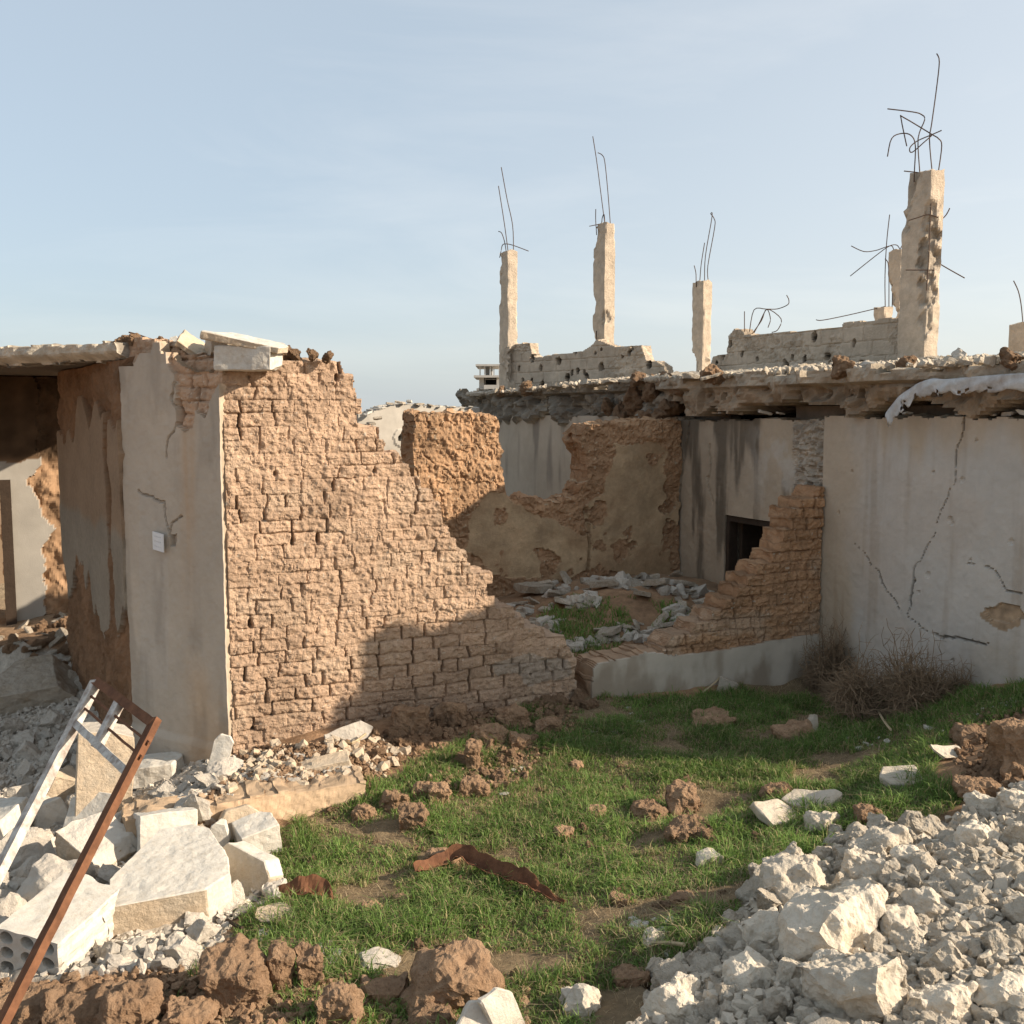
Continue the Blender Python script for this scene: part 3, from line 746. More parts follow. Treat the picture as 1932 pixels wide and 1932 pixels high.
pillar(1733, 326, 692, 12.6, .44, .21, 'tallest and nearest roof pillar, badly chipped, topped by a tangle of bent bars', [
    [z2(1067, 740), z2(1072, 600), z2(1050, 545), z2(1000, 533), z2(945, 560), z2(922, 658)],
    [z2(1095, 735), z2(1087, 560), z2(1122, 460), z2(1105, 432), z2(1060, 418), z2(922, 401)],
    [z2(1162, 740), z2(1148, 570), z2(1160, 480), z2(1185, 300), z2(1201, 150), z2(1187, 104)],
    [z2(1195, 745), z2(1214, 600), z2(1195, 560), z2(1160, 538), z2(1010, 448), z2(996, 455), z2(1026, 602)],
    [z2(1160, 540), z2(1080, 575), z2(1042, 612), z2(1055, 635), z2(1120, 580), z2(1160, 545)],
    [z2(1062, 741), z2(1130, 748), z2(1200, 742)],
    [z2(1200, 1005), z2(1235, 975), z2(1257, 935)], [z2(1175, 1218), z2(1255, 1265), z2(1337, 1311)],
    [z2(1158, 890, -.2), z2(1150, 1050, -.2), z2(1143, 1220, -.2), z2(1132, 1378, -.2)], [z2(1090, 985, -.2), z2(1140, 970, -.2), z2(1195, 985, -.2)], [z2(1075, 1268, -.2), z2(1175, 1268, -.2)]],
    [(1, -1, 1.9, .17, .03), (1, -1, 1.5, .2, .045), (1, -1, 1.1, .16, .035), (-1, -1, 2.4, .25, .04), (1, -1, .8, .12, .03)], 51, zbot=3.0)
pillar(1692, 473, 610, 16.0, .26, .17, 'short eroded roof pillar half hidden behind the tallest pillar with bars reaching left', [
    [z2(958, 1165), z2(945, 1138), z2(910, 1145), z2(860, 1162), z2(795, 1168), z2(727, 1138)],
    [z2(990, 1155), z2(970, 1133), z2(930, 1140), z2(860, 1190), z2(722, 1300)],
    [z2(990, 1155), z2(1005, 1132), z2(1030, 1130)],
    [z2(948, 1440), z2(952, 1300), z2(965, 1170)]],
    [(-1, -1, .9, .3, .07), (-1, -1, 1.3, .2, .05), (1, 1, .8, .2, .04)], 61, zbot=3.9 - .9)
pillar(1666, 580, 610, 15.6, .22, .17, 'low stump of a pillar on the parapet with thin upright wires', [
    [z2(910, 1465), z2(909, 1300), z2(918, 1120), z2(934, 970)], [z2(930, 1455), z2(930, 1300), z2(925, 1230), z2(909, 1207)],
    [z2(868, 1473), z2(710, 1510), z2(575, 1537), z2(538, 1535)]], [], 67, zbot=3.0)
pillar(1940, 610, 672, 13.5, .4, .2, 'pillar at the right end of the roof with one thin curved bar', [
    [z2(1650, 1550), z2(1640, 1450), z2(1625, 1380), z2(1600, 1325)]], [], 71)

# parapets
def parapet(p0, p1, Y0, Y1, poly, seed, label, zb=2.95, holes=60):
    a, b = at(*p0, Y0), at(*p1, Y1); P = Plane((a.x, a.y), (b.x, b.y))
    pol = [(0, zb)] + P.poly(poly) + [(P.L, zb)]
    rr = random.Random(seed)
    hs = [(rr.uniform(0, P.L), zb + rr.uniform(.1, .95) * rr.random() ** .3, rr.choice((.022, .03, .035, .055, .04))) for _ in range(holes)]
    def dsp(U, Z):
        row, bid, dv, dh = bricks(U, Z, .2, (.4,), seed)
        pat = sstep(.05, .3, fbm(U * 1.4, Z * 1.8, 0, seed + 5, 3))
        D = .004 * fbm(U * 4, Z * 4, 0, seed, 3) - .016 * (1 - sstep(0, .016, np.minimum(dv, dh))) + pat * .025 * fbm(U * 16, Z * 16, 0, seed + 2, 3)
        for u, z, r in hs: D = D - .16 * (1 - sstep(r * .7, r * 1.1, np.hypot(U - u, (Z - z) * .8) * (1 + .3 * vn(U * 40, Z * 40, 0, 5))))
        return D
    def cl(U, Z):
        c = np.array(CON) * (.92 + .16 * fbm(U * 3, Z * 3, 0, seed + 8, 4)[..., None])
        for u, z, r in hs:
            k = (np.hypot(U - u, (Z - z) * .8) < r * 1.0)[..., None]; c = np.where(k, c * .2, c)  # colour inside the holes darkened too, as shade on top of the recess
        return c
    o = relief('parapet_wall', P, 0, P.L, zb, 4.5, .2, .018, mk_mask(pol, 9, 0, seed, .006), dsp, cl, M['concrete'], None, ns=5, edge=.02)
    return tag(o, label, 'parapet', 'broken block parapets on the roof')
parapet((942, 700), (1258, 700), 19.8, 16.4, [(942,650),(999,647),(1003,668),(1010,674),(1060,668),(1100,662),(1118,650),(1125,640),(1160,654),(1212,651),(1215,668),(1219,680),(1238,682),(1252,690),(1258,712)], 301,
        'bullet holed block parapet joining the two left roof pillars', holes=46)
parapet((1340, 690), (1716, 690), 16.6, 12.75, [(1340,690),(1345,672),(1372,668),(1375,632),(1383,621),(1400,622),(1405,632),(1500,625),(1588,617),(1592,609),(1655,604),(1660,600),(1716,598)], 331,
        'bullet holed block parapet running left from the tallest roof pillar', holes=34)

_t = empty('bent_rebar', tuple(at(1420, 625, 15.5)), 'tangle of bent bars sticking out of the left end of the longer roof parapet', 'rebar', 'bent bars')
for pts in ([z2(180,1600), z2(205,1482), z2(270,1478), z2(330,1477), z2(385,1455), z2(392,1430), z2(380,1403)], [z2(205,1605), z2(230,1560), z2(272,1480), z2(293,1530), z2(280,1577)],
            [z2(195,1610), z2(245,1540), z2(275,1478), z2(350,1530), z2(333,1588), z2(300,1603)], [z2(153,1600), z2(153,1490)]):
    tube('rebar', [at(p[0], p[1], 15.5 + .03 * (i % 2)) for i, p in enumerate(pts)], .0072, M['rebar'], _t)
# roof rubble
rr = random.Random(6)
for i in range(26):
    u = rr.uniform(-9.5, 3.0); v = PR.pt(u, 3.09 - .10 * float(sstep(-4, -10, u)), rr.uniform(-.12, .10)); s_ = rr.choice((.10, .13, .16, .2))
    place(FLAT if i % 3 else CLOD, v, s_, rr, 'slab_fragment', 'flat broken piece of roofing lying loose on the very edge of the house roof', 'fragment', 'loose slabs on the roof edge', flat=True)
rr = random.Random(5)
k = 0
while k < 42:
    u = rr.uniform(-3.6, 2.6) if rr.random() < .85 else rr.uniform(-10, -3.6); o_ = rr.uniform(-.02, 1.1); s = rr.choice((.03, .035, .04, .05, .06, .08, .1))
    v = PR.pt(u, 3.11 - .10 * float(sstep(-4, -10, u)) +   .09 * float(sstep(0, 1.3, o_)), -o_)
    place(FLAT if rr.random() < .5 else RUB, v, s, rr, 'rubble_stone', 'small broken stone lying on the rubble strewn edge of the house roof', 'stone', 'stones strewn on the house roof', flat=rr.random() < .6); k += 1
_r = np.random.default_rng(8); _u = _r.uniform(-10, 3.4, 5000); _o = _r.uniform(-.03, 1.4, 5000); _s = .012 + .045 * _r.random(5000) ** 2
scatter_mesh('roof_gravel', PEB, [tuple(PR.pt(a, 3.10 - .10 * float(sstep(-4, -10, a)) +   .09 * float(sstep(0, 1.3, b)) + .2 * c, -b)) for a, b, c in zip(_u, _o, _s)], _s, M['greystone'], 'fine rubble strewn along the roof edge of the house on the right', seed=8)
# crumpled sheet over the roof edge
def sheet():
    path = [z for z in [(1682,788),(1700,762),(1730,738),(1765,722),(1800,722),(1860,717),(1932,712),(2020,708)]]
    V = []; n = 9
    P3 = []
    for i, (x, y) in enumerate(path):
        u, z = PR.uz(x, y); P3.append(Vector((u, z, 0)))
    P3 = smooth_pts(P3, 8)
    for i, p in enumerate(P3):
        wdt = .09 + .03 * min(1, i / 14) + .008 * math.sin(i * 1.3)
        for j in range(n):
            f = j / (n - 1)
            drop = wdt * f * (1 + .12 * math.sin(i * .9) + .15 * mnoise.noise(Vector((i * .35, 0, 3)))); o_ = .07 + .012 * math.sin(f * 3.0) + .006 * math.sin(i * .7 + j)
            if f > .8: drop += .025 * rr.random()
            q = PR.pt(p.x + (.05 * f if i < 12 else 0), p.y + .03 - drop, o_)
            V.append(tuple(q))
    Fq = [(i * n + j, (i + 1) * n + j, (i + 1) * n + j + 1, i * n + j + 1) for i in range(len(P3) - 1) for j in range(n - 1) if not (j > 5 and rr.random() < .22)]
    me = bpy.data.meshes.new('sheet'); me.from_pydata(V, [], Fq); me.update()
    for p in me.polygons: p.use_smooth = True
    o = link('metal_sheet', me, M['sheet'])
    md = o.modifiers.new('s', 'SOLIDIFY'); md.thickness = .004
    tag(o, 'torn pale metal sheet draped over the roof edge above the white wall', 'sheet')
sheet()
# unseen off-frame parapet added on the roof to raise the mud wall's shadow
PE = Plane(nbp(3.4), addv(nbp(3.4), WD, 1))
_o = relief('parapet_wall', PE, .05, 1.0, 3.0, 3.75, .2, .04, lambda U, Z: Z < 3.66 + .05 * fbm(U * 4, 0 * Z, 0, 9, 3), lambda U, Z: .01 * fbm(U * 6, Z * 6, 0, 9, 3), lambda U, Z: np.array(CON), M['concrete'], None, ns=3)
tag(_o, 'unseen parapet piece added at the near end of the right house roof to shape the shadow on the mud wall, beyond the right picture edge', 'parapet', 'broken block parapets on the roof')

# ------------------------------------------------------------------ room back wall, rear walls
bc0 = nbp(-(13.1 - 10.5) / .917)
PB = Plane(addv(bc0, WD, -4.0), bc0)
bpoly = [(780,1500),(780,790),(790,781),(860,781),(922,783),(938,800),(945,850),(947,905),(957,930),(975,943),(1000,938),(1020,942),(1055,946),(1088,938),(1104,905),(1112,862),(1090,838),(1092,815),(1115,801),(1160,796),(1205,790),(1290,792),(1290,1500)]
smooth1 = PB.poly([(885,960),(940,935),(1000,960),(1060,985),(1110,1010),(1115,1080),(1060,1085),(960,1090),(925,1080),(870,1040)])
smooth2 = PB.poly([(1150,830),(1230,820),(1275,880),(1275,1080),(1190,1080),(1115,1075),(1108,960),(1140,930)])
def bsm(U, Z):
    uu = U + .10 * fbm(U * 3, Z * 3, 0, 201, 4); zz = Z + .10 * fbm(U * 3, Z * 3, 9, 202, 4)
    k = inpoly(uu, zz, smooth1) | inpoly(uu, zz, smooth2)
    k = k & ~((fbm(U * 3.4, Z * 3.4, 5, 204, 4) > .32))
    return k.astype(float)
def bdd(U, Z):
    s = bsm(U, Z)
    rg = .035 * fbm(U * 2.5, Z * 2.5, 0, 205, 3) + .03 * ridge(U * 7, Z * 7, 0, 206, 4) + .014 * fbm(U * 28, Z * 28, 0, 203, 3)
    rid = np.abs(fbm(U * 6, Z * 5, 2., 207, 3)); rg = rg - .02 * (1 - sstep(0, .12, rid))
    u, z = jitter(U, Z); cr = PB.poly([(1108,960),(1112,1000),(1106,1080)])
    D = rg * (1 - s) + s * (.018 + .010 * fbm(U * 6, Z * 6, 0, 208, 3))
    return D - .06 * (1 - sstep(.01, .03, distline(u, z, cr)))
def bcc(U, Z):
    s = bsm(U, Z)[..., None]
    mudc = np.array((.42, .26, .15)) * (1 + .22 * fbm(U * 3, Z * 3, 0, 209, 4)[..., None])
    st = (vn(U * 45, Z * 45, 0, 210) > .8)[..., None]; mudc = np.where(st, np.array((.5, .4, .28)), mudc)
    pl = np.array((.52, .375, .23)) * (1 + .2 * fbm(U * 4, Z * 4, 0, 211, 4)[..., None]); bl = sstep(.0, .7, fbm(U * 2, Z * 2.5, 3, 213, 4))[..., None] * .6; pl = pl * (1 - bl) + np.array((.40, .26, .15)) * bl
    pl = pl
    return mudc * (1 - s) + pl * s
wb = relief('rear_mud_wall', PB, PB.uz(780, 900)[0], 4.0 - .02, .1, 2.8, .45, .014, mk_mask(PB.poly(bpoly), 9, 0, 215, .03), bdd, bcc, M['mudwall'], None, ns=12, edge=.05)
tag(wb, 'crumbling reddish mud wall at the back of the roofless room, with a deep notch broken out of its top', 'wall')
# wall with round hole behind
a_, b_ = at(676, 800, 15.5), at(905, 800, 17.0); PH = Plane((a_.x, a_.y), (b_.x, b_.y))
hole = PH.uz(756, 826)
hp = [(676,1100),(676,782),(700,776),(722,766),(780,762),(800,766),(860,768),(905,772),(905,1100)]
def hd(U, Z):
    d = np.hypot(U - hole[0], Z - hole[1]); return .005 * fbm(U * 5, Z * 5, 0, 221, 3) - .25 * (1 - sstep(.03, .055, d)) + .02 * ((d > .055) & (d < .14))
def hc(U, Z):
    c = np.array((.36, .33, .285)) * (1 + .15 * fbm(U * 2, Z * 2, 0, 222, 4)[..., None])  # base colour lowered to stand in for partial shade on this wall
    d = np.hypot(U - hole[0], Z - hole[1]); return np.where((d < .045)[..., None], c * .1, c)
wh = relief('rear_plaster_wall', PH, 0, PH.L, 0, 2.95, .3, .025, mk_mask(PH.poly(hp), 9, 0, 225, .03), hd, hc, M['plaster'], None, ns=5, edge=.03)
tag(wh, 'grey plastered wall with a round pipe hole seen behind the mud walls', 'wall')
rr = random.Random(15)
for i, (x, y, s) in enumerate([(692, 782, .16), (712, 790, .15), (700, 800, .14), (718, 772, .13), (735, 762, .12), (755, 760, .16), (772, 758, .1), (790, 763, .14), (812, 765, .1), (828, 768, .09), (850, 770, .12), (872, 771, .08), (888, 768, .1)]):
    v = at(x, y, 15.4 + (x - 676) / 229 * 1.5 + (.05 if x > 720 else -.2))
    place(FLAT if i % 3 else FLATW, v, s * .62, rr, 'rubble_stone', 'pale broken stone along the top of the far plastered wall with the pipe hole', 'stone', 'stones along the far wall top', flat=True)

# ------------------------------------------------------------------ left house
HL = empty('mud_house', (-3.0, 9.2, 0), 'roofed mud house on the left with grey plastered front, dark interior and flat overhanging slab', 'house')
B = (-3.28, 8.62)
PP = Plane(B, (A[0] - .03, A[1] - .02))
top = PP.poly([(215,640),(262,655),(290,648),(300,655),(318,668),(322,676)])
gap = PP.poly([(312,640),(316,690),(326,700),(331,742),(331,805),(346,812),(362,806),(366,778),(386,785),(396,752),(412,722),(424,728),(444,745),(446,640)])
def pgap(U, Z):
    return inpoly(U + .012 * fbm(U * 14, Z * 9, 0, 231, 3), Z + .02 * fbm(U * 14, Z * 9, 0, 232, 3), gap)
def pd(U, Z):
    g = pgap(U, Z).astype(float); u, z = jitter(U, Z)
    D = .009 * fbm(U * 2.5, Z * 2.5, 0, 233, 4) + .002 * fbm(U * 24, Z * 24, 0, 288, 2) - g * (.06 - mudbrick_disp(41, 1.)(U, Z))
    for pts in ([(325,720),(332,790),(318,830),(314,862)], [(262,928),(290,930),(310,945),(318,990),(320,1012)], [(322,1012),(330,985),(345,978)]):
        D = D - .03 * (1 - sstep(.004, .014, distline(u, z, PP.poly(pts))))
    bx = inpoly(U, Z, PP.poly([(321,1010),(334,1008),(333,1030),(322,1031)])); D = D - .05 * bx
    return D + .03 * (1 - sstep(.0, .08, Z + .05))
def pc(U, Z):
    g = pgap(U, Z)[..., None]
    c = np.array((.44, .375, .30)) * (1 + .09 * fbm(U * 2, Z * 1.2, 0, 234, 4)[..., None])
    us = PP.uz(352, 900)[0]
    stn = (np.exp(-((U - us + .03 * vn(U, Z * 2, 0, 3)) / .07) ** 2) * sstep(.6, 2.2, Z))[..., None] * .55 * (1 + .5 * fbm(U * 16, Z * .8, 0, 235, 3)[..., None])
    c = c * (1 - stn) + np.array((.44, .29, .17)) * stn
    lowr = (1 - sstep(.1, .7, Z + .35 * fbm(U * 2.5, Z * 2, 0, 236, 3)))[..., None] * .65 * sstep(.55, .95, U)[..., None]
    c = c * (1 - lowr) + np.array((.48, .33, .20)) * lowr
    stk = sstep(.0, .8, fbm(U * 5, Z * .9 + .3 * vn(U * 4, Z * 2, 0, 3), 0, 237, 5))[..., None] * .2; c = c * (1 - stk)
    wh = inpoly(U, Z, PP.poly([(262,930),(300,940),(318,985),(318,1300),(265,1300)]))[..., None]; c = np.where(wh, c * np.array((1.0, 1.02, 1.05)), c)
    return np.where(g, mudcol(41)(U, Z), c)
ppoly = [(-.2, -1), (PP.L + .3, -1), (PP.L + .3, PP.uz(440, 692)[1])] + PP.poly([(425,700),(400,690),(392,702),(360,700),(335,690),(322,680),(318,664),(303,668),(300,646),(288,646),(282,666),(262,668),(250,690)]) + [(-.2, PP.uz(250, 690)[1])]
relief('plastered_front', PP, .0, PP.L, -.95, 3.4, .10, .0115, mk_mask(ppoly, 9, 0, 238, .006), pd, pc, M['plaster'], HL, ns=4, edge=.006, edgecol=(.42, .33, .24))
# mud core behind the plaster, slightly taller
PPc = Plane(addv(B, (-PP.n.x, -PP.n.y), .11), addv((A[0] - .03, A[1] - .02), (-PP.n.x, -PP.n.y), .11))
cpoly = [(-.1, -1), (PPc.L - .02, -1), (PPc.L - .02, PPc.uz(440, 694)[1])] + PPc.poly([(430,692),(405,680),(380,672),(350,668),(330,655),(300,645),(262,640),(216,640)]) + [(-.1, PPc.uz(216, 640)[1])]
relief('mud_core', PPc, -.1, PPc.L - .02, -.95, 3.45, .30, .02, mk_mask(cpoly, 9, 0, 239, .02), mudbrick_disp(43), mudcol(43), M['mudwall'], HL, ns=10, edge=.03)
# interior side wall
I1 = (-5.0, 11.35)
PI_ = Plane(I1, B)
def isd(U, Z):
    rg = .05 * fbm(U * 3, Z * 3, 0, 241, 4) + .02 * fbm(U * 16, Z * 16, 0, 242, 3)
    return np.where(ipl(U, Z), .03 + .005 * fbm(U * 5, Z * 5, 0, 243, 3), rg * .8)
def ipl(U, Z):
    t = 1.9 + .3 * fbm(U * 2, Z * 2, 0, 244, 3)
    e = PI_.L - U
    lowz = .9 + .35 * fbm(U * 2.5, 0 * Z, 0, 245, 4)
    strip = (e < .62 + .08 * fbm(Z * 3, U, 0, 246, 3)) & (e > .42 + .08 * fbm(Z * 4, U, 0, 248, 3))
    return (Z > lowz) & (Z < 2.55 + .25 * fbm(U * 2, 0 * Z, 0, 247, 3)) & ~strip
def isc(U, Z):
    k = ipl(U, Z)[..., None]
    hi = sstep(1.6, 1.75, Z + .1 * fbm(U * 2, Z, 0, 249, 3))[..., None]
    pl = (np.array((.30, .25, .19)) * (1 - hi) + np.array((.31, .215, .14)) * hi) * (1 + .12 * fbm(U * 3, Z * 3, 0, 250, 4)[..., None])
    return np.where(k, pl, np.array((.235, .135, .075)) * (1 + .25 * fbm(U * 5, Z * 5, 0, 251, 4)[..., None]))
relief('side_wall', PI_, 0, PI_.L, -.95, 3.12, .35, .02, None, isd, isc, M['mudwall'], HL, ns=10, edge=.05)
# inner wall with doorway, catching sun
W0 = (-8.6, 11.7); W1 = (-5.35, 13.15)
PW = Plane(W0, W1)
ue = PW.uz(90, 1000)[0]
def wm(U, Z):
    e = PW.uz(128, 1000)[0] + .05 * fbm(Z * 3, U * 0, 0, 261, 4)
    r = U < e
    u0, u1 = PW.uz(-60, 1000)[0], PW.uz(6, 1000)[0]
    return r & ~((U > u0) & (U < u1) & (Z < PW.uz(0, 905)[1]))
def wpl(U, Z): return U < ue + .10 * fbm(Z * 3.3, U * 0, 3, 262, 4) - .1 * sstep(1.1, 1.6, Z)
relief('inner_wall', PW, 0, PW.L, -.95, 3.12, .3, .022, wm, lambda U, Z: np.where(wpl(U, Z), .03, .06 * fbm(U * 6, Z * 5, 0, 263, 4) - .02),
       lambda U, Z: np.where((wpl(U, Z) & (Z < 2.12 + .12 * fbm(U * 2, Z * 2, 0, 266, 4)))[..., None], np.array((.33, .305, .265)) * (1 + .12 * fbm(U * 3, Z * 3, 0, 264, 4)[..., None]), (np.array((.27, .17, .10)) * (1 - .72 * sstep(1.95, 2.2, Z)[..., None])) * (1 + .3 * fbm(U * 7, Z * 7, 0, 265, 3)[..., None])), M['plaster'], HL, ns=8, edge=.04, edgecol=(.38, .25, .15))  # upper part darkened in colour, standing in for the shade under the roof
obox('door_frame', PW, PW.uz(4, 1000)[0], PW.uz(21, 1000)[0] + .02, -.1, PW.uz(0, 905)[1], .04, .10, M['dark'], HL)
# back wall far inside
PQ = Plane((-11, 14.2), (-4.4, 16.4))
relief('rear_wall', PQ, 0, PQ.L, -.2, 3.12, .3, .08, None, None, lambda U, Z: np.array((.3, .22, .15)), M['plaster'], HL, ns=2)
# roof slab of the left house
PS = Plane(addv(B, ((PP.p0.x - (A[0] - .03)) / PP.L, (PP.p0.y - (A[1] - .02)) / PP.L), 5.5), addv(B, (PP.d.x, PP.d.y), .0))
def lsm(U, Z):
    return (Z > 3.13 + .02 * fbm(U * 5, 0 * Z, 0, 271, 4)) & (Z < 3.275 + .01 * fbm(U * 7, 0 * Z, 0, 275, 4))
relief('roof_slab', PS, 0, PS.L, 3.08, 3.3, .30, .016, lsm, lambda U, Z: .10 * fbm(U * 2.2, Z * 0, 0, 272, 5) + .02 * fbm(U * 14, Z * 14, 0, 273, 3) - .12 * (1 - sstep(3.12, 3.2, Z)), lambda U, Z: np.array((.52, .46, .37)) * (1 + .2 * fbm(U * 9, Z * 9, 0, 274, 3)[..., None]), M['concrete'], HL, ns=8, edge=.02, edgecol=(.30, .26, .21))
boxmesh('roof_slab', [PS.pt(0, 0, -.25)[:2], PS.pt(PS.L - .02, 0, -.25)[:2], (-4.1, 12.9), (-4.9, 14.3), (-10, 16.2), (-12, 14)][::1], 3.135, 3.26, M['concrete'], HL, (.16, .13, .10))  # slab body coloured dark to deepen the shade of the ceiling
# small perforated plate on the plaster
def plate():
    u0, z0 = PP.uz(291, 1002); u1, z1_ = PP.uz(323, 1039)
    w = .17; h = .15; bm = bmesh.new()
    nxx, nyy = 17, 15
    vs = {}
    for i in range(nxx + 1):
        for j in range(nyy + 1):
            p = PP.pt(u0 + w * i / nxx, z0 - h * j / nyy - .01 * i / nxx, .02 + .035 * i / nxx)
            vs[i, j] = bm.verts.new(p)
    for i in range(nxx):
        for j in range(nyy):
            if j in (3, 7, 11) and i in (3, 6, 9, 12): continue
            bm.faces.new((vs[i, j], vs[i, j + 1], vs[i + 1, j + 1], vs[i + 1, j]))
    me = to_mesh(bm, 'plate'); o = link('vent_plate', me, M['plastic']); md = o.modifiers.new('s', 'SOLIDIFY'); md.thickness = .008
    tag(o, 'small white perforated cover plate hanging loose on the grey plaster front', 'cover plate')
plate()

# ------------------------------------------------------------------ placed blocks and slabs
NAMED = []
def block(name, px, py, dims, rot, label, cat, mt, seed, cuts=(), Y=None, lift=0., cell=.03, amp=.006, z=None, second=None, parent=None, nsc=12, group=None, bev=.006):
    """dims full size metres; rot euler degrees"""
    me = to_mesh(solid(tuple(d / 2 for d in dims), cuts, seed, cell, amp, nsc, bev=bev), name)
    me.materials.append(mt)
    o = bpy.data.objects.new(name, me); COL.objects.link(o)
    if Y is not None: p = at(px, py, Y)
    else: p = og(px, py)
    o.location = p + Vector((0, 0, lift)); o.rotation_euler = tuple(R(a) for a in rot)
    NAMED.append((p.x, p.y, max(dims) * .5))
    if second is not None:      # material for faces by local normal test
        me.materials.append(second[0])
        for f in me.polygons:
            if second[1](f.normal, f.center): f.material_index = 1
    if parent is None: tag(o, label, cat, group)
    return o
side = lambda n, c: abs(n.z) < .75
# on top of the wall corner
block('limestone_block', 470, 677, (.46, .25, .185), (0, 1, -10), 'white rectangular block lying on the corner of the mud wall top', 'block', M['block'], 1, Y=8.06, amp=.008, cuts=[((1, .3, -1.4), .19)])
block('slab_fragment', 470, 645, (.62, .40, .055), (6, 12, -5), 'thin broken slab tilted over the white block on the wall top', 'fragment', M['slabside'], 2, Y=8.12, amp=.008, cuts=[((1, .6, 0), .28), ((-1, .7, 0), .27)], second=(M['block'], lambda n, c: n.z > .6))
block('slab_fragment', 372, 660, (.34, .25, .06), (30, 35, 20), 'pale slab fragment leaning left of the tilted slab on the wall top', 'fragment', M['slabside'], 3, Y=8.5, amp=.01, cuts=[((1, .6, .2), .12)])
block('mud_lump', 425, 655, (.28, .2, .16), (10, 0, 30), 'grey mud lump wedged under the tilted slab on the wall top', 'clod', M['greystone'], 4, Y=8.45, amp=.02, cuts=rand_cuts(random.Random(4), 6, (.14, .1, .08)))
rr = random.Random(33)
for x, y, s, k in [(232,652,.10,0),(255,650,.09,0),(282,650,.08,1),(305,655,.09,0),(335,662,.09,0),(352,655,.07,1),(345,672,.06,0),(395,668,.08,0),(408,680,.06,0),(378,682,.06,1),(540,680,.09,0),(555,676,.08,0),(590,675,.08,0),(618,678,.07,0),(330,655,.08,1)]:
    place(CLOD if k == 0 else FLATW, at(x, y, 8.75 - (x - 230) * .0012), s, rr, 'mud_lump', 'lump of mud or plaster lying along the top of the left house wall', 'clod', 'lumps along the left wall top')
tube('loose_wire', [at(243, 627, 8.8), at(262, 632, 8.8), at(285, 640, 8.8), at(305, 645, 8.8)], .007, M['rebar'])
tag(bpy.data.objects['loose_wire'], 'thin dark wire sticking up from the left end of the wall top', 'wire')
# plinth in front of the mud wall
def plinth():
    P0, P1 = onz(252, 1548, .0), onz(690, 1478, .0)
    P = Plane((P0.x, P0.y), (P1.x, P1.y))
    o = relief('concrete_plinth', P, -.05, P.L, -.9, .05, .30, .014, lambda U, Z: Z < .015 + .02 * fbm(U * 5, 0 * Z, 0, 281, 4), lambda U, Z: .008 * fbm(U * 4, Z * 4, 0, 282, 3) + .006 * fbm(U * 20, Z * 20, 0, 285, 3),
               lambda U, Z: np.array((.50, .36, .235)) * (1 + .2 * fbm(U * 4, Z * 7, 0, 283, 4)[..., None]), M['plaster'], None, ns=14, edge=.03, edgecol=(.36, .26, .17))
    tag(o, 'low tan plinth edge in front of the tall mud wall, covered with rubble', 'plinth')
plinth()
BL = M['block']; SS = M['slabside']
def ribs(o, L, n, y, z0, dz, depth, mt):
    pass
block('broken_block', 200, 1545, (.40, .28, .74), (0, 4, 24), 'upright tan plastered block standing behind the window frame', 'block', SS, 11, lift=.36, cuts=[((.3, 0, 1), .36)], amp=.006, second=(M['limedust'], lambda n, c: n.z > .6))
block('ribbed_block', 292, 1478, (.46, .30, .17), (4, -4, 12), 'white topped ribbed block on the plinth corner behind the rusty frame', 'block', BL, 12, lift=.12, cuts=[((-1, 1, 0), .25), ((1, -.5, 0), .21)], amp=.014, nsc=9)
block('limestone_block', 313, 1590, (.37, .26, .26), (-16, 4, 28), 'white squared block leaning on the top corner of the big slab', 'block', BL, 13, lift=.08, cuts=[((1, .4, .6), .2), ((1, -1, -.2), .21)], amp=.008)
# big trapezoid slab
o = block('slab_fragment', 325, 1715, (.66, .72, .25), (9, -3, 18), 'large white trapezoid slab with tan broken side in the left foreground', 'fragment', SS, 14, lift=.19,
      cuts=[((-1, .62, 0), .235), ((1, .25, 0), .30), ((.7, 1, .0), .37), ((.8, -1, 0), .40)], cell=.022, amp=.006, second=(BL, lambda n, c: n.z > .55 or (n.x > .4)))
